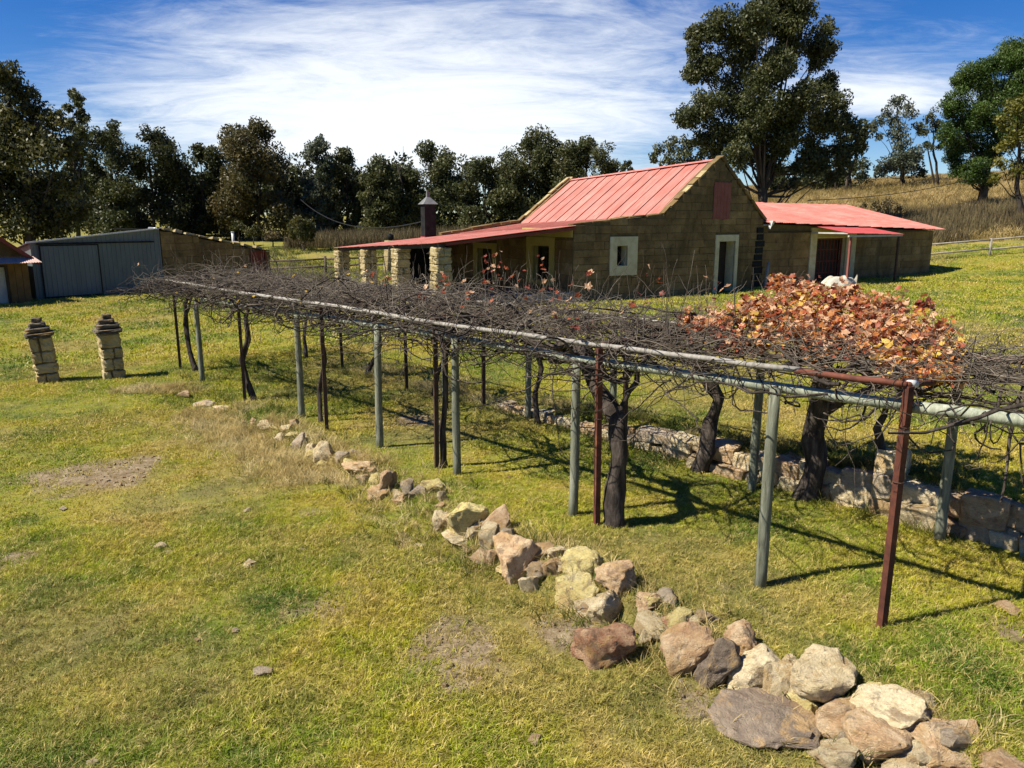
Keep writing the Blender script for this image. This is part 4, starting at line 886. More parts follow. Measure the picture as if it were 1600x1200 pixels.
# ================================================================ STONES
def rock_mesh(seed, mat, blocky=.5, fine=False):
    r = random.Random(seed); bm = bmesh.new()
    for _ in range(15):
        d = Vector((r.gauss(0, 1), r.gauss(0, 1), r.gauss(0, 1))).normalized(); p = 3.0 + 4 * blocky
        k = (abs(d.x) ** p + abs(d.y) ** p + abs(d.z) ** p) ** (-1 / p); bm.verts.new(d * k * .5 * r.uniform(.88, 1.06))
    h = bmesh.ops.convex_hull(bm, input=bm.verts); bmesh.ops.delete(bm, geom=[g for g in h['geom_interior'] if isinstance(g, bmesh.types.BMVert)], context='VERTS')
    bmesh.ops.dissolve_limit(bm, angle_limit=.25, verts=bm.verts, edges=bm.edges)
    bmesh.ops.bevel(bm, geom=list(bm.edges), offset=.035, segments=1, affect='EDGES', profile=.6)
    bmesh.ops.triangulate(bm, faces=bm.faces)
    bmesh.ops.subdivide_edges(bm, edges=[e for e in bm.edges if e.calc_length() > .16], cuts=1, use_grid_fill=True)
    bmesh.ops.triangulate(bm, faces=bm.faces)
    bmesh.ops.subdivide_edges(bm, edges=[e for e in bm.edges if e.calc_length() > .13], cuts=1, use_grid_fill=True)
    bmesh.ops.triangulate(bm, faces=bm.faces)
    if fine: bmesh.ops.subdivide_edges(bm, edges=[e for e in bm.edges if e.calc_length() > .07], cuts=1, use_grid_fill=True); bmesh.ops.triangulate(bm, faces=bm.faces)
    from mathutils import noise as mn
    off = Vector((r.uniform(0, 99), r.uniform(0, 99), r.uniform(0, 99)))
    for v in bm.verts:
        n = mn.fractal(v.co * 2.6 + off, .9, 2.1, 4) * .06 - abs(mn.noise(v.co * 4.5 + off)) * .085 + mn.noise(v.co * 11 + off) * .024; v.co += v.co.normalized() * n
    bmesh.ops.recalc_face_normals(bm, faces=bm.faces)
    me = bpy.data.meshes.new('stone'); bm.to_mesh(me); bm.free(); me.materials.append(mat)
    me.polygons.foreach_set('use_smooth', np.ones(len(me.polygons), bool))
    try: me.set_sharp_from_angle(angle=radians(38))
    except Exception: pass
    return me
FRONT = [  # pixel boxes of the stones in the low wall and what they look like
 (907,970,985,1047,'red'),(926,926,979,985,'cream'),(935,878,992,930,'tan'),(884,861,940,910,'yellow'),(998,985,1016,1012,'cream'),(1040,953,1084,988,'red'),(1088,953,1119,977,'grey'),
 (1042,979,1110,1062,'tan'),(1092,994,1149,1084,'slab'),(1140,975,1184,1028,'tan'),(1151,1010,1230,1090,'cream'),(1197,1042,1246,1108,'cream'),(1239,1020,1337,1104,'cream'),(1127,1098,1280,1172,'slab'),
 (1276,1088,1368,1156,'tan'),(1342,1080,1451,1150,'cream'),(1329,1128,1414,1205,'tan'),(1276,1156,1355,1215,'cream'),(1425,1134,1539,1205,'tan'),(1425,1082,1464,1112,'cream'),(1552,1182,1620,1225,'tan'),(1400,1180,1500,1240,'cream'),
 (659,748,692,775,'yellow'),(682,767,700,787,'cream'),(697,781,756,842,'yellow'),(671,801,697,839,'cream'),(693,830,739,859,'cream'),(758,789,792,838,'tan'),(751,820,785,861,'cream'),(782,826,807,852,'grey'),
 (780,838,843,910,'tan'),(809,898,838,930,'cream'),(760,858,788,885,'tan'),(857,855,886,878,'cream'),(848,874,882,905,'tan'),(873,903,929,960,'yellow'),(925,915,947,948,'cream'),
 (455,677,475,707,'grey'),(475,688,495,716,'cream'),(492,691,519,731,'cream'),(519,705,544,728,'grey'),(541,719,586,743,'tan'),(553,741,581,761,'tan'),(577,738,598,757,'yellow'),(575,757,609,784,'tan'),(595,735,628,778,'tan'),
 (628,750,653,784,'grey'),(616,771,637,787,'cream'),(428,677,444,696,'cream'),(405,657,434,672,'cream'),(334,633,359,644,'cream'),(303,624,331,639,'grey'),(268,613,290,624,'tan')]
def build_stones():
    c = xy(5, 5.0); root = empty('dry_stone_edging', (c[0], c[1], gz(*c)))
    tag(root, 'low broken row of rough sandstone rocks edging the lawn beside the pergola', 'stone wall')
    for i, (x0, y0, x1, y1, kind) in enumerate(FRONT):
        r = random.Random(100 + i); P = hit((x0 + x1) / 2, y1 - (y1 - y0) * .10); dp = depth(P); w = (x1 - x0) * dp / F_PX; hp = (y1 - y0) * dp / F_PX
        el = math.atan2(CAM_H - P.z, P.y); d = w * .78; h = max(.42 * w, (hp - d * sin(el) * .75) / cos(el)); h = min(h, w * 1.5) if x1 - x0 < 130 else .24 * w
        o = link('stone', rock_mesh(300 + i, MT['rock_' + kind], r.uniform(.4, 1.3), x1 - x0 > 35), root, P - root.location + Vector((0, d * .36, h * .34)), (r.uniform(-.12, .12), r.uniform(-.15, .15), r.uniform(-.5, .5)), (w * 1.30, d * 1.35, h * 1.34))
    r = random.Random(404); fill = [rock_mesh(1200 + q, MT['rock_' + k], .8) for q, k in enumerate(['cream', 'tan', 'yellow', 'cream', 'cream', 'tan', 'grey', 'yellow'])]
    for k in range(64):
        u = r.uniform(.8, 9.6) if k < 52 else r.uniform(9.6, 12); v = float(stone_line_v(np.array(u))) + r.gauss(-.04, .13); x, y = xy(u, v); q = r.uniform(.10, .24) * (1.15 if u < 5 else 1)
        link('stone', r.choice(fill), root, Vector((x, y, gz(x, y) + q * .12)) - root.location, (r.uniform(-.3, .3), r.uniform(-.3, .3), r.uniform(0, 6.28)), (q * 1.25, q, q * .75))
    # retaining wall behind the pergola
    c = xy(4, 8.6); rw = empty('stone_retaining_wall', (c[0], c[1], gz(*c))); tag(rw, 'knee-high sandstone retaining wall behind the pergola holding up the upper lawn', 'stone wall')
    def wall_rock(seed, mat):
        from mathutils import noise as mn
        r = random.Random(seed); bm = bmesh.new(); bmesh.ops.create_cube(bm, size=1)
        for v in bm.verts: v.co += Vector((r.uniform(-.09, .09), r.uniform(-.05, .05), r.uniform(-.10, .10)))
        bmesh.ops.bevel(bm, geom=list(bm.edges), offset=.07, segments=1, affect='EDGES'); bmesh.ops.subdivide_edges(bm, edges=[e for e in bm.edges if e.calc_length() > .3], cuts=2, use_grid_fill=True); bmesh.ops.triangulate(bm, faces=bm.faces)
        off = Vector((seed * 1.7, seed * .3, 0))
        for v in bm.verts: v.co += v.co.normalized() * (mn.fractal(v.co * 2.5 + off, .9, 2, 3) * .06)
        me = bpy.data.meshes.new('stone'); bm.to_mesh(me); bm.free(); me.materials.append(mat); return me
    variants = {k: [wall_rock(700 + 10 * j + q, MT['rock_' + k]) for q in range(4)] for j, k in enumerate(('cream', 'tan', 'grey', 'yellow'))}
    r = random.Random(77)
    for row in range(2):
        u = -1.8 + .17 * row
        while u < (9.2 if row == 0 else 6.6):
            w = r.uniform(.16, .50); um = u + w / 2; vl = float(wall_line_v(np.array(um))); H = float(wall_h(np.array(um))) + .05; hh = max(.15, H * .56); zb = gz(*xy(um, vl - .3)) - .05
            x, y = xy(um, vl + .03 + .06 * row + r.uniform(-.05, .05)); kind = r.choice(['cream', 'cream', 'cream', 'tan', 'cream', 'grey', 'tan'])
            if not (row == 1 and r.random() < .12):
                link('stone', r.choice(variants[kind]), rw, Vector((x, y, zb + hh * (.5 + .93 * row) + r.uniform(-.05, .04))) - rw.location, (r.uniform(-.16, .16), r.uniform(-.14, .14), radians(135) + r.uniform(-.22, .22)), (w * 1.04, .32, hh * r.uniform(.85, 1.22)))
            u += w * .97
    P = hit(1395, 762); link('stone', variants['cream'][1], rw, P - rw.location + Vector((0, .05, .12)), (0, .3, .9), (.38, .3, .55))
    # loose stones
    L = [(411, 1055, 32, 'grey', 'flat grey-cream stone lying on the lawn near the bottom left'), (390, 884, 24, 'cream', 'small pale stone in the grass below the straw patch'), (250, 857, 24, 'cream', 'pale flat stone on the lawn, right of the bare soil patch'),
         (265, 865, 14, 'grey', 'pebble touching the pale flat stone on the left lawn'), (99, 797, 15, 'grey', 'small grey stone just below the bare soil patch at left'), (657, 855, 17, 'cream', 'white pebble left of the big yellow edging stone'), (386, 800, 16, 'cream', 'whitish pebble on the lawn just below the straw grass'),
         (145, 1195, 20, 'cream', 'white stone at the bottom edge of the lawn'), (836, 1160, 28, 'tan', 'brown stone in the bare soil at the bottom centre'), (368, 987, 14, 'grey', 'little grey stone in the middle of the near lawn'), (309, 1003, 12, 'tan', 'little dark brown stone in the middle of the near lawn'), (1575, 955, 40, 'tan', 'flat tan stone sunk in the grass at the right edge'), (470, 862, 14, 'grey', 'low grey stone on the lawn between straw and bare soil')]
    for i, (px, py, wp, kind, lab) in enumerate(L):
        P = hit(px, py); w = wp * depth(P) / F_PX; o = link('stone', rock_mesh(900 + i, MT['rock_' + kind], .3), None, P + Vector((0, 0, w * .13)), (0, 0, i * 1.3), (w * 1.1, w * .8, w * .42)); tag(o, lab, 'stone', 'loose stones on the lawn')
build_stones()

# ================================================================ GRASS AND WEEDS (scattered tufts)
def tuft(name, mat, n, h, w, spread, seed, bend=.6, segs=2):
    r = random.Random(seed); V = []; Fc = []
    for _ in range(n):
        a = r.uniform(0, 2 * pi); b = Vector((cos(a), sin(a), 0)) * spread * math.sqrt(r.random()); la = r.uniform(0, 2 * pi); ln = Vector((cos(la), sin(la), 0)) * bend * r.uniform(.3, 1.2)
        hh = h * r.uniform(.5, 1.15); fa = r.uniform(0, 2 * pi); sd = Vector((cos(fa), sin(fa), 0)) * w * .5 * r.uniform(.7, 1.3); o = len(V)
        for k in range(segs):
            t = k / segs; c = b + Vector((0, 0, hh * t * (1 - .3 * bend * t))) + ln * hh * t * t; f = 1 - .45 * t; V += [c - sd * f, c + sd * f]
        V.append(b + Vector((0, 0, hh * (1 - .3 * bend))) + ln * hh)
        for k in range(segs - 1): q = o + 2 * k; Fc += [(q, q + 1, q + 3), (q, q + 3, q + 2)]
        q = o + 2 * (segs - 1); Fc.append((q, q + 1, q + 2))
    me = bpy.data.meshes.new(name); me.from_pydata([tuple(v) for v in V], [], Fc); me.materials.append(mat); me.update()
    return bpy.data.objects.new(name, me)
def scatter(name, label, pts, scl, tufts, seed, tilt=.15):
    n = len(pts); rg = np.random.default_rng(seed); me = bpy.data.meshes.new(name); me.vertices.add(n); me.vertices.foreach_set('co', np.asarray(pts, np.float32).ravel())
    rot = np.stack([rg.normal(0, tilt, n), rg.normal(0, tilt, n), rg.uniform(0, 2 * pi, n)], -1).astype(np.float32)
    for nm, ty, key, dat in (('rot', 'FLOAT_VECTOR', 'vector', rot.ravel()), ('scl', 'FLOAT', 'value', np.asarray(scl, np.float32)), ('idx', 'INT', 'value', rg.integers(0, len(tufts), n).astype(np.int32)), ('tint', 'FLOAT', 'value', rg.random(n).astype(np.float32)), ('dry', 'FLOAT', 'value', dryness(np.asarray(pts)[:, 0], np.asarray(pts)[:, 1]).astype(np.float32))):
        at = me.attributes.new(nm, ty, 'POINT'); at.data.foreach_set(key, dat)
    col = bpy.data.collections.new(name + '_tufts')
    for t in tufts: col.objects.link(t)
    o = link(name, me); tag(o, label, kind='stuff')
    ng = bpy.data.node_groups.new(name, 'GeometryNodeTree'); ng.interface.new_socket('Geometry', in_out='INPUT', socket_type='NodeSocketGeometry'); ng.interface.new_socket('Geometry', in_out='OUTPUT', socket_type='NodeSocketGeometry')
    N = ng.nodes.new; L = ng.links.new; gi = N('NodeGroupInput'); go = N('NodeGroupOutput'); ip = N('GeometryNodeInstanceOnPoints'); ci = N('GeometryNodeCollectionInfo')
    ci.inputs['Collection'].default_value = col; ci.inputs['Separate Children'].default_value = True; ci.inputs['Reset Children'].default_value = True
    def attr(nm, ty):
        a = N('GeometryNodeInputNamedAttribute'); a.data_type = ty; a.inputs['Name'].default_value = nm; return a.outputs['Attribute']
    er = N('FunctionNodeEulerToRotation'); L(attr('rot', 'FLOAT_VECTOR'), er.inputs[0])
    L(gi.outputs[0], ip.inputs['Points']); L(ci.outputs[0], ip.inputs['Instance']); ip.inputs['Pick Instance'].default_value = True
    L(attr('idx', 'INT'), ip.inputs['Instance Index']); L(er.outputs[0], ip.inputs['Rotation']); L(attr('scl', 'FLOAT'), ip.inputs['Scale']); L(ip.outputs[0], go.inputs[0])
    md = o.modifiers.new('scatter', 'NODES'); md.node_group = ng
    return o
def in_rect(x, y, org, th, x0, x1, y0, y1):
    dx = x - org[0]; dy = y - org[1]; lx = dx * cos(th) + dy * sin(th); ly = -dx * sin(th) + dy * cos(th)
    return (lx > x0) & (lx < x1) & (ly > y0) & (ly < y1)
def free(x, y):
    m = in_rect(x, y, G0, HTH, -5.4, 9.5, -.3, 10.9) | in_rect(x, y, G0, HTH, 9.3, 21.1, -.05, 5.2) | in_rect(x, y, S0, STH, 0, 11, -.12, 6.2) | in_rect(x, y, S0, STH, -7, -.3, -1.3, 6)
    return ~m
def wedge(n, r0, r1, seed, half=41.0):
    rg = np.random.default_rng(seed); r = np.sqrt(rg.uniform(r0 ** 2, r1 ** 2, n)); a = np.radians(rg.uniform(-half, half, n)); return r * np.sin(a), r * np.cos(a), rg
def drape(x, y, dz=-.01): return np.stack([x, y, height(x, y) + dz], -1)
def build_grass():
    T1 = [tuft('grass', MT['blade'], 9, .062, .0058, .045, i, .9) for i in range(5)]
    T2 = [tuft('grass', MT['blade'], 9, .060, .0095, .075, 20 + i, .9) for i in range(5)]
    T3 = [tuft('grass', MT['blade'], 10, .085, .024, .18, 40 + i, .8) for i in range(4)]
    P = []; S = []
    def lawn(name, lab, T, n, r0, r1, sc, seed, half=41):
        x, y, rg = wedge(n, r0, r1, seed, half); den = vnoise(x, y, .7, 3) * .6 + vnoise(x, y, 2.9, 4) * .4
        u, v = uv(x, y); dv = v - wall_line_v(u)
        keep = (rg.random(len(x)) < .50 + .75 * den) & (rg.random(len(x)) > bare(x, y) * .80) & free(x, y) & ~((dv > -.22) & (dv < .2) & (u < 8.6) & (u > -2))
        x, y, den = x[keep], y[keep], den[keep]; s = sc * (.6 + .8 * den) * np.random.default_rng(seed).uniform(.7, 1.3, len(x))
        scatter(name, lab, drape(x, y), s, T, seed)
    lawn('lawn_grass', 'short yellow-green grass of the near lawn', T1, 95000, 3.0, 9.5, 1.0, 1, 46)
    lawn('lawn_grass', 'short yellow-green grass around the pergola', T2, 95000, 9.3, 20, 1.0, 2)
    lawn('pasture_grass', 'green grass of the lawn before the farmhouse', T3, 80000, 19, 52, 1.0, 3, 40)
    # dry straw grass along the stone row and longer grass on the banks
    rg = np.random.default_rng(5); TS = [tuft('straw', MT['straw'], 12, .19, .006, .07, 60 + i, .9, 3) for i in range(4)]; TG = [tuft('long_grass', MT['bankgrass'], 12, .17, .007, .07, 70 + i, .9, 3) for i in range(4)]
    u = rg.uniform(8.0, 15.5, 4200); v = stone_line_v(u) + rg.normal(-.40, .36, 4200); u2 = rg.uniform(.4, 9, 900); v2 = stone_line_v(u2) + rg.normal(-.05, .28, 900)
    u3 = rg.uniform(5.5, 14, 1300); v3 = wall_line_v(u3) + rg.normal(.25, .3, 1300)
    uu = np.concatenate([u, u2, u3]); vv = np.concatenate([v, v2, v3]); x, y = xy(uu, vv); k = vnoise(x, y, 1.1, 9) > np.where(uu < 5, .5, .36); x, y = x[k], y[k]
    scatter('dry_grass', 'straw-coloured dry grass along the stone row and the back wall', drape(x, y), rg.uniform(.5, 1.15, len(x)), TS, 6, .3)
    u = np.concatenate([rg.uniform(-2, 9, 2200), rg.uniform(0, 16, 900), rg.uniform(11, 17, 500), rg.uniform(0, 10, 300)]); v = np.concatenate([wall_line_v(u[:2200]) + .16 + np.abs(rg.normal(0, .30, 2200)), stone_line_v(u[2200:3100]) + rg.normal(-.1, .35, 900), rg.uniform(6, 9, 500), wall_line_v(u[3600:]) - .20 - np.abs(rg.normal(0, .1, 300))])
    x, y = xy(u, v); k = vnoise(x, y, 1.3, 12) > .33; x, y = x[k], y[k]
    scatter('bank_grass', 'longer dark green grass on top of the retaining wall and between the stones', drape(x, y), rg.uniform(.5, 1.25, len(x)), TG, 7, .35)
    x, y, rg2 = wedge(2600, 3.2, 24, 77, 44); k = (vnoise(x, y, .9, 41) > .60) & free(x, y); x, y = x[k], y[k]
    scatter('lawn_clumps', 'scattered coarse green clumps in the lawn', drape(x, y), rg2.uniform(.3, .62, len(x)), [tuft('clump', MT['bankgrass'], 14, .16, .008, .09, 170 + i, 1.0, 3) for i in range(3)], 78, .3)
    x, y, rg2 = wedge(60000, 3.2, 16, 91, 44); k = rg2.random(len(x)) < bare(x, y) * .30 + .0012; x, y = x[k], y[k]
    clods = [bpy.data.objects.new('clod', rock_mesh(1500 + i, MT['rock_' + m], .4)) for i, m in enumerate(('tan', 'grey', 'tan', 'cream'))]
    scatter('soil_clods', 'crumbs of dry soil and gravel in the bare patches', drape(x, y, .004), .012 + .045 * rg2.random(len(x)) ** 3, clods, 92, .5)
    # hillside: tall dry grass
    TH = [tuft('hill_grass', MT['hillgrass'], 16, .62, .035, .35, 80 + i, .7, 3) for i in range(5)]
    x = rg.uniform(6, 75, 26000); y = rg.uniform(45, 98, 26000); k = (x < y * .78 + 2) & (x > y * .20) & free(x, y) & (y + .10 * x > 47 + 4 * vnoise(x, y, .2, 3)); x, y = x[k], y[k]
    scatter('hillside_grass', 'tall dry golden grass covering the hillside behind the annex', drape(x, y, -.03), rg.uniform(.5, 1.25, len(x)), TH, 8)
    TW = [tuft('weed', MT['weed'], 16, 1.15, .030, .30, 90 + i, .22, 3) for i in range(5)]
    x = np.concatenate([rg.uniform(-17, 4, 2600), rg.uniform(19, 50, 3600)]); y = np.concatenate([rg.uniform(58, 64, 2600), rg.uniform(44, 57, 3600)]); y[2600:] += .06 * x[2600:]
    k = free(x, y) & (vnoise(x, y, .35, 21) > .22); x, y = x[k], y[k]
    scatter('tall_weeds', 'belt of tall brown weeds beyond the fences', drape(x, y, -.03), rg.uniform(.55, 1.2, len(x)), TW, 9, .12)
    x = rg.uniform(-24, 0, 5000); y = rg.uniform(40, 60, 5000); k = free(x, y) & (vnoise(x, y, .3, 30) > .35); x, y = x[k], y[k]
    TM = [tuft('meadow_grass', MT['bankgrass'], 12, .30, .03, .3, 110 + i, .8, 2) for i in range(3)]
    scatter('meadow_grass', 'rough green meadow behind the verandah', drape(x, y, -.02), rg.uniform(.5, 1.1, len(x)), TM, 10)
build_grass()

# ================================================================ TREES
def leaf_cloud(C, R, ls, k, rg, droop=0.3):
    """leaf-sized quads filling clumps: C (n,3) centres, R (n) radii"""
    n = np.maximum(12, (k * (R / ls) ** 2).astype(int)); idx = np.repeat(np.arange(len(R)), n); N = len(idx)
    d = rg.normal(0, 1, (N, 3)); d /= np.linalg.norm(d, axis=1, keepdims=True); d[:, 2] *= .82
    P = C[idx] + d * (R[idx] * (.30 + .75 * rg.random(N) ** .6))[:, None]
    a = rg.normal(0, 1, (N, 3)); a[:, 2] -= droop * 2; a /= np.linalg.norm(a, axis=1, keepdims=True); b = np.cross(a, rg.normal(0, 1, (N, 3))); b /= np.linalg.norm(b, axis=1, keepdims=True) + 1e-9
    s = ls * rg.uniform(.6, 1.35, N)[:, None]
    V = np.stack([P - a * s * .62, P + b * s * .30 + a * s * .05, P + a * s * .62, P - b * s * .30 + a * s * .05], 1).reshape(-1, 3)
    return V, np.arange(N * 4).reshape(-1, 4)
def tree(name, label, lobes, Y, base_px, mat, ls=.26, k=9.0, tr=.22, group=None, seed=1, cat='tree', trunk_top=None, deep=1.0, sub=11, bark='gumbark', limbs=True, sag=.3, trunks=None):
    rg = np.random.default_rng(seed); rr = random.Random(seed); C = []; R = []; W = []
    for (px, py, rp) in lobes:
        c = atY(px, py, Y); r = rp * depth(c) / F_PX; c = atY(px, py, Y + rr.uniform(-.8, .8) * r * deep + rr.uniform(-.5, .5) * deep); W.append((c, r))
        d = rg.normal(0, 1, (sub, 3)); d /= np.linalg.norm(d, axis=1, keepdims=True)
        C.append(np.array(c) + d * r * rg.uniform(.35, .80, (sub, 1))); R.append(r * rg.uniform(.34, .60, sub))
        C.append(np.array(c)[None]); R.append(np.array([r * .5]))
    C = np.concatenate(C); R = np.concatenate(R)
    b = atY(base_px, 344, Y); root = empty(name, (b.x, b.y, gz(b.x, b.y))); tag(root, label, cat, group); o = root.location
    V, Fq = leaf_cloud(C, R, ls, k, rg, sag); V = V - np.array(o); V = V[:, :]
    link('crown', np_mesh('crown', V, Fq, MT[mat]), root)
    tops = sorted(W, key=lambda q: -q[0].z); tp = trunk_top if trunk_top is not None else tops[0][0].lerp(sum((q[0] for q in W), Vector()) / len(W), .35)
    n = 9; pts = []
    for i in range(n):
        t = i / (n - 1); q = Vector(o).lerp(Vector(tp), t); w = sin(t * pi) * tr * 1.3; pts.append(q + Vector((rr.uniform(-w, w), rr.uniform(-w, w), 0)))
    pts[0] = Vector(o) - Vector((0, 0, .3)); m = MB(); m.tube(pts, [tr * (1.25 if i == 0 else 1) * (1 - .72 * i / (n - 1)) for i in range(n)], 9, True, .06)
    wpart(m, 'trunk', MT[bark], root, True)
    if limbs:
        for c, r in W:
            if r < .5 and rr.random() < .4: continue
            f = rr.uniform(.25, .8); s = pts[int(f * (n - 1))]
            if s.z > c.z: s = pts[max(1, int((n - 1) * max(.1, min(.7, (c.z - o.z) / max(.1, tp.z - o.z) - .25))))]
            q = [s, s.lerp(c, .35) + Vector((0, 0, -.1 * (c - s).length)), s.lerp(c, .7), c]; ra = tr * (1 - .72 * f) * .34
            wpart(MB().tube(q, [ra, ra * .75, ra * .5, ra * .22], 6, False, .05), 'limb', MT[bark], root, True)
    for (pb, pt, ppt) in (trunks or []):
        s = atY(pb, 344, Y); s.z = gz(s.x, s.y) - .2; e = atY(pt, ppt, Y); wpart(MB().tube([s, s.lerp(e, .5) + Vector((rr.uniform(-.1, .1), 0, 0)), e], [tr * .8, tr * .6, tr * .3], 7, False), 'trunk', MT[bark], root, True)
    return root
def auto_lobes(x0, x1, y0, y1, seed, dens=1.0, wide=.45):
    r = random.Random(seed); w = x1 - x0; h = y1 - y0; xc = (x0 + x1) / 2; out = []; n = int(dens * max(15, 2.6 * h / (w * .28)))
    out.append((xc + r.uniform(-.12, .12) * w, y0 + w * .13, w * .15))
    for i in range(n):
        t = (i + r.random()) / n; hw = .5 * w * min(1.0, .60 + 1.7 * t) * (1 if t < .75 else 1 - .2 * (t - .75) / .25); rad = w * r.uniform(.17, .29)
        x = xc + r.choice((-1, 1)) * max(0, hw - rad * .8) * r.random() ** .5; out.append((x, y0 + rad * .8 + t * (h - rad), rad))
    return out
def build_trees():
    G = 'gum trees in the row behind the farm'
    row = [('narrow gum top rising behind the big dark tree at the left', 98, 136, 138, 360, 'gum', 62, 1), ('flat-topped gum between the left tree and the dark round one', 126, 208, 188, 370, 'gum', 66, 2), ('dark gum with a small tufted top behind the steel shed', 192, 284, 198, 372, 'dark_leaf', 68, 3),
           ('low dark gum left of the rust-tinged one', 278, 356, 226, 372, 'dark_leaf', 70, 4), ('tallest gum of the row, with rust-tinged crown', 338, 468, 178, 370, 'gum_rust', 68, 5), ('slender silver-green gum, narrowest of the row', 468, 522, 212, 368, 'gum_silver', 70, 6),
           ('small gum just right of the slender silver one', 512, 574, 228, 366, 'gum', 72, 7), ('rounded gum left of the chimney with a bare branch', 560, 640, 243, 366, 'gum', 70, 8), ('pointed gum rising right behind the chimney', 628, 720, 221, 366, 'gum', 72, 9), ('gum between the chimney and the red roof', 716, 802, 240, 366, 'gum', 70, 10),
           ('broad gum whose crown tops the left end of the red roof', 774, 888, 202, 366, 'gum', 72, 11), ('round-headed gum above the red ridge', 866, 968, 211, 340, 'gum', 71, 12)]
    for lab, x0, x1, y0, y1, m, Y, sd in row:
        tree('gum_tree', lab, auto_lobes(x0 - .09 * (x1 - x0), x1 + .09 * (x1 - x0), y0, y1, sd), Y, (x0 + x1) / 2, m, .21, 10.5, .17, G, sd)
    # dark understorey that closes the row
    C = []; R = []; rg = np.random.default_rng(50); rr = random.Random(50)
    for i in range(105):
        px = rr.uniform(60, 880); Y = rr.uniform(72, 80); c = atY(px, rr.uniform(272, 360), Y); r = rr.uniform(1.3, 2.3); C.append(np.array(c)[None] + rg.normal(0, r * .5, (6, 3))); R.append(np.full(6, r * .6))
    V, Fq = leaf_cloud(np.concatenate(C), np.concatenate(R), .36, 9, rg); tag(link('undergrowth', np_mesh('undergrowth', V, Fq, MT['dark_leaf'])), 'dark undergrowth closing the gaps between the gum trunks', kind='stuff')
    tree('leafy_tree', 'big dark leafy tree at the left edge behind the shed', [(0,115,30),(25,145,32),(15,190,45),(60,172,24),(88,188,22),(40,240,52),(98,235,30),(10,290,52),(0,240,45),(60,215,36),(70,300,46),(112,290,26),(30,345,46),(90,345,36),(-40,200,60),(-45,300,60),(-30,130,34),(120,330,24)], 46, 40, 'olive_leaf', .20, 11, .35, None, 21, sub=13)
    big = [(1212,23,42),(1247,30,34),(1181,35,36),(1127,45,33),(1092,55,24),(1083,80,18),(1154,72,40),(1286,52,24),(1296,72,20),(1232,72,42),(1197,110,44),(1108,105,32),(1085,118,22),(1275,88,26),(1150,147,42),(1100,163,30),(1078,186,24),(1066,190,13),(1197,170,42),(1290,132,24),(1260,157,36),(1300,160,25),(1236,202,40),(1290,195,32),(1321,195,23),(1344,212,16),(1340,230,17),(1313,235,23),(1267,240,28),(1220,228,24),(1173,202,32),(1127,208,32),(1096,217,22),(1252,282,10),(1246,265,13),(1205,-15,34),(1240,0,30),(1150,238,26),(1205,258,22),(1278,262,22),(1318,258,17),(1240,286,11),(1120,238,22),(1300,278,12),(1225,215,30),(1180,240,20)]
    tree('gum_tree', 'huge spreading gum towering behind the farmhouse gable', big, 52, 1189, 'gum', .165, 12.5, .36, None, 22, sub=16, trunk_top=atY(1200, 90, 52), deep=1.3)
    C = []; R = []
    for i in range(34):
        px = rr.uniform(1195, 1350); Y = rr.uniform(80, 88); c = atY(px, rr.uniform(262, 292), Y); r = rr.uniform(.8, 1.5); C.append(np.array(c)[None] + rg.normal(0, r * .5, (6, 3))); R.append(np.full(6, r * .55))
    V, Fq = leaf_cloud(np.concatenate(C), np.concatenate(R), .30, 8, rg); tag(link('hill_scrub', np_mesh('hill_scrub', V, Fq, MT['dark_leaf'])), 'dark scrub on the hill under the huge gum', kind='stuff')
    tree('gum_tree', 'low gum peeping over the red roof left of the huge gum', [(1030,235,13),(1050,228,16),(1075,225,18),(1100,232,17),(1065,246,17),(1020,248,9),(1045,255,15),(1085,255,18)], 76, 1065, 'gum', .26, 9, .2, None, 23)
    tree('gum_tree', 'tiny dark treetop on the red ridge line', [(981,256,7),(975,262,6),(985,266,6)], 80, 981, 'dark_leaf', .25, 10, .1, None, 24)
    tree('gum_tree', 'thin gum under the right side of the huge gum', [(1330,218,16),(1350,196,13),(1346,232,13),(1318,246,15)], 80, 1316, 'gum', .26, 8, .14, None, 25, trunks=[(1302, 1306, 235), (1325, 1330, 230)])
    tree('gum_tree', 'cluster of thin dark trunks on the skyline behind the huge gum', [(1280,248,14),(1295,236,14),(1265,258,11),(1285,262,9)], 84, 1288, 'dark_leaf', .26, 8, .14, None, 26, trunks=[(1268, 1272, 248), (1279, 1276, 240), (1296, 1296, 240)])
    tree('gum_tree', 'grey-green gum with an open double crown on the skyline', [(1405,156,15),(1392,182,18),(1420,172,17),(1375,190,12),(1365,203,8),(1440,200,13),(1403,205,18),(1372,214,8)], 84, 1404, 'gum_silver', .24, 7, .2, None, 27)
    tree('bush_tree', 'grey-green bushy tree on the hill crest below the open gum', [(1410,252,24),(1388,262,20),(1430,240,18),(1428,262,17),(1372,270,12),(1412,225,15),(1440,270,9)], 82, 1408, 'gum_silver', .24, 9, .18, None, 28)
    tree('gum_tree', 'slender gum with a bare forked trunk beside the dark green tree', [(1455,180,13),(1466,198,13),(1448,205,12),(1470,226,9),(1452,226,10)], 80, 1459, 'gum', .24, 7.5, .15, None, 29, trunks=[(1456, 1448, 225)])
    tree('dark_green_tree', 'dense billowing dark green tree at the right', [(1577,93,32),(1606,85,34),(1550,102,25),(1523,120,26),(1500,128,19),(1542,143,36),(1590,140,36),(1494,155,24),(1482,170,15),(1497,186,28),(1534,182,34),(1481,209,17),(1503,221,30),(1540,232,32),(1493,248,19),(1523,265,24),(1538,280,18),(1496,266,15),(1580,200,34),(1620,150,40)], 62, 1530, 'green_leaf', .125, 11, .35, None, 30, sub=16, sag=-.3)
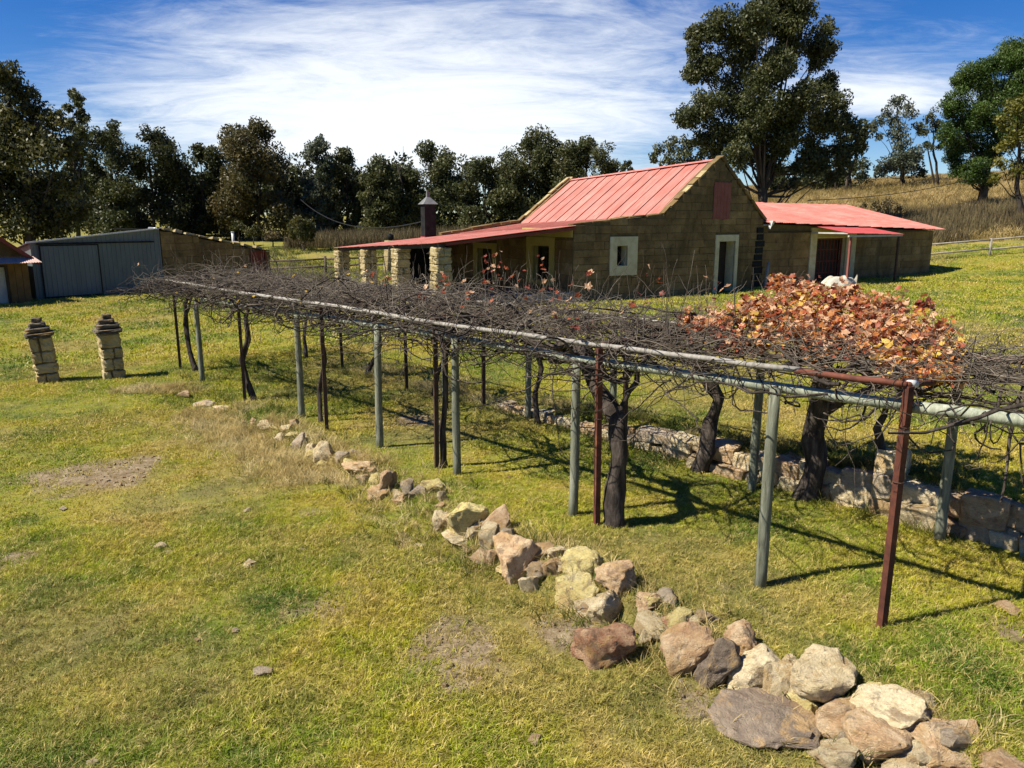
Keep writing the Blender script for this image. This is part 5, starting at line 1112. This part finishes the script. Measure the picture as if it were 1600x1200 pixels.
    tree('yellowing_tree', 'yellow-green tree at the right edge before the dark green one', [(1592,168,20),(1570,192,17),(1604,205,28),(1574,228,18),(1592,262,24),(1562,258,13),(1555,280,10),(1620,240,30)], 52, 1596, 'lime_leaf', .17, 7.5, .2, None, 31, sub=14)
    tree('round_bush', 'single round green bush in the meadow left of the verandah', [(472,350,16),(461,358,12),(484,359,12),(472,366,15),(458,368,9),(487,370,9)], 57, 472, 'olive_leaf', .14, 12, .10, None, 32, 'bush', limbs=False)
    tree('shrub', 'dark twiggy shrub showing above the annex roof', [(1366,322,11),(1384,320,12),(1402,326,10),(1348,322,7),(1414,330,7)], 50, 1383, 'weed', .14, 9, .06, None, 33, 'bush', limbs=False)
    for i, (px, py, rp, lab) in enumerate([(395, 360, 11, 'scrubby bush by the white vent pipe'), (424, 366, 9, 'low brownish bush between the store and the round bush'), (372, 352, 10, 'dusty bush just above the stone store roof')]):
        tree('shrub', lab, [(px, py, rp), (px - rp * .7, py + 4, rp * .7), (px + rp * .8, py + 3, rp * .7)], 60 + i, px, 'olive_leaf' if i != 1 else 'weed', .16, 9, .06, None, 40 + i, 'bush', limbs=False)
    # dead branch above the rounded gum
    m = MB(); a = atY(629, 290, 69); m.tube([a, atY(622, 262, 69), atY(615, 243, 69)], [.09, .06, .02], 6, False); m.tube([atY(624, 270, 69), atY(630, 245, 69), atY(630, 228, 69)], [.05, .03, .01], 5, False)
    t = [o for o in bpy.data.objects if o.get('label', '').startswith('rounded gum left of the chimney')][0]; wpart(m, 'bare_branch', MT['gumbark'], t, True)
build_trees()

# ================================================================ FENCES, CABLES, SMALL THINGS
def build_small():
    def fence(name, label, pts, h, rails, mat, rad, prad):
        root = empty(name, pts[0]); tag(root, label, 'fence'); r = random.Random(len(pts))
        for p in pts: wpart(MB().tube([p - Vector((0, 0, .3)), p + Vector((0, 0, h * 1.05))], prad, 8), 'post', MT[mat], root, True)
        for a, b in zip(pts[:-1], pts[1:]):
            for z in rails: wpart(MB().tube([a + Vector((0, 0, z + r.uniform(-.03, .03))), a.lerp(b, .5) + Vector((0, 0, z + r.uniform(-.05, .02))), b + Vector((0, 0, z + r.uniform(-.03, .03)))], rad, 8), 'rail', MT[mat], root, True)
    def gp(px, Y): p = atY(px, 344, Y); p.z = gz(p.x, p.y); return p
    fence('rail_fence', 'weathered two-rail timber fence running right from the annex', [gp(1440, 41), gp(1553, 40.6), gp(1665, 40.2)], .86, (.36, .84), 'wood_grey', .045, .065)
    fence('rail_fence', 'dark two-rail timber fence in the meadow behind the verandah', [gp(405, 43), gp(505, 43), gp(560, 43), gp(612, 43), gp(680, 43)], .95, (.42, .82), 'wood_brown', .05, .075)
    # gatepost with ball in the meadow
    P = gp(609, 42.2); root = empty('stone_gatepost', P, radians(30)); tag(root, 'stone gatepost with a ball on top seen through the verandah', 'pillar'); r = random.Random(4)
    z = 0
    while z < 1.5:
        wd = .66 - .14 * z / 1.5; link('stone_block', r.choice(BLOCKS['pale_block']), root, (0, 0, z + .14), (0, 0, r.uniform(-.05, .05)), (wd, wd, .27)); z += .285
    bmm = bmesh.new(); bmesh.ops.create_uvsphere(bmm, u_segments=16, v_segments=10, radius=.19); me = bpy.data.meshes.new('ball'); bmm.to_mesh(me); bmm.free(); me.materials.append(MT['chimney']); me.polygons.foreach_set('use_smooth', np.ones(len(me.polygons), bool)); link('ball', me, root, (0, 0, z + .17))
    def cable(name, label, a, b, sag, rad):
        pts = [a.lerp(b, t) - Vector((0, 0, sag * 4 * t * (1 - t))) for t in np.linspace(0, 1, 25)]
        o = MB().tube([p - a for p in pts], rad, 5).build(name, MT['cable'], None, True, loc=a); tag(o, label, 'cable')
    cable('power_cable', 'black cable running from the annex roof up to the trees at the right', atY(1262, 313, 43.5), atY(1530, 276, 61), .35, .022)
    cable('power_cable', 'black cable sagging from the chimney towards the gums at the left', HW(-1.1, 10.0, 3.2), atY(470, 312, 66), 1.1, .03)
    # enamel lamp under the verandah roof
    P = atY(674, 396, 27.6); lamp = empty('hanging_lamp', P); tag(lamp, 'white enamel lamp hanging under the verandah roof', 'lamp')
    def lathe(prof, n=16):
        m = MB(); vs = [(cos(2 * pi * k / n) * r, sin(2 * pi * k / n) * r, z) for r, z in prof for k in range(n)]
        return m.add(vs, [(i * n + k, i * n + (k + 1) % n, (i + 1) * n + (k + 1) % n, (i + 1) * n + k) for i in range(len(prof) - 1) for k in range(n)])
    lathe([(.03, .10), (.05, .08), (.18, .0), (.19, -.01), (.17, -.005), (.04, .07)]).build('shade', MT['white_metal'], lamp, True)
    lathe([(.001, -.16), (.05, -.14), (.075, -.08), (.05, -.01), (.03, .04)]).build('globe', MT['white_metal'], lamp, True)
    MB().tube([(0, 0, .09), (0, 0, .42)], .008, 6).build('cord', MT['cable'], lamp)
    # small fittings near the annex
    P = HW(9.28, -.35, 0); P.z = gz(P.x, P.y); q = MB().tube([(0, 0, -.2), (.0, 0, 0), (.10, 0, 1.08)], .055, 10).build('pipe_stub', MT['concrete'], None, True, loc=P, rot=(0, 0, radians(10))); tag(q, 'pale leaning pipe stub at the corner between farmhouse and annex', 'pipe')
    P = HW(8.65, -.3, 0); P.z = gz(P.x, P.y); q = MB().tube([(0, 0, -.1), (.01, 0, .62)], .015, 6).build('garden_stake', MT['wood_grey'], None, True, loc=P); tag(q, 'thin stake in the grass right of the gable door', 'stake')
    P = HW(9.45, -.32, 3.02); fl = empty('flood_light', P, HTH + .4); tag(fl, 'small white floodlight under the annex roof corner', 'lamp')
    MB().add([(-.16, -.12, .18), (.16, -.12, .14), (.16, -.02, .02), (-.16, -.02, -.16), (-.12, .04, .16), (.12, .04, .12), (.12, .08, .02), (-.12, .08, -.12)], [(0, 3, 2, 1), (4, 5, 6, 7), (0, 1, 5, 4), (1, 2, 6, 5), (2, 3, 7, 6), (3, 0, 4, 7)]).build('housing', MT['white_metal'], fl); bx('bracket', -.02, .02, .05, .32, -.02, .02, MT['galv'], fl)
    # tarpaulin heap before the annex door
    P = HW(12.35, -1.5, 0); P.z = gz(P.x, P.y); rg = np.random.default_rng(3); nx, ny = 26, 18; gx, gy = np.meshgrid(np.linspace(-1, 1, nx), np.linspace(-1, 1, ny)); rr2 = gx ** 2 + gy ** 2
    hz = np.clip(1 - rr2, 0, 1) ** .5 * (.45 + .9 * vnoise(gx + 5, gy + 5, 2.0, 4) + .25 * vnoise(gx, gy, 6, 5)) * .42; V = np.stack([gx * .95, gy * .55, hz - .03], -1).reshape(-1, 3); i, j = np.meshgrid(np.arange(nx - 1), np.arange(ny - 1)); a = (j * nx + i).ravel()
    heap = link('tarpaulin_heap', np_mesh('tarpaulin_heap', V, np.stack([a, a + 1, a + nx + 1, a + nx], -1), MT['tarp'], smooth=True), None, P, (0, 0, HTH)); tag(heap, 'pale tarpaulin thrown over a heap before the annex door', 'tarpaulin')
    pl = MB(); 
    for k in range(4): pl.tube([(.85 + .06 * k, -.2 + .1 * k, .02), (1.15 + .05 * k, .0 + .06 * k, .42 - .06 * k)], .03, 6)
    pl.build('stick', MT['wood_grey'], heap)
build_small()

# parts stay within thing > part > sub-part: lift anything deeper up to its thing
for o in list(SC.objects):
    if o.parent and o.parent.parent and o.children:
        M4 = o.parent.matrix_basis @ o.matrix_basis; o.parent = o.parent.parent; o.matrix_basis = M4
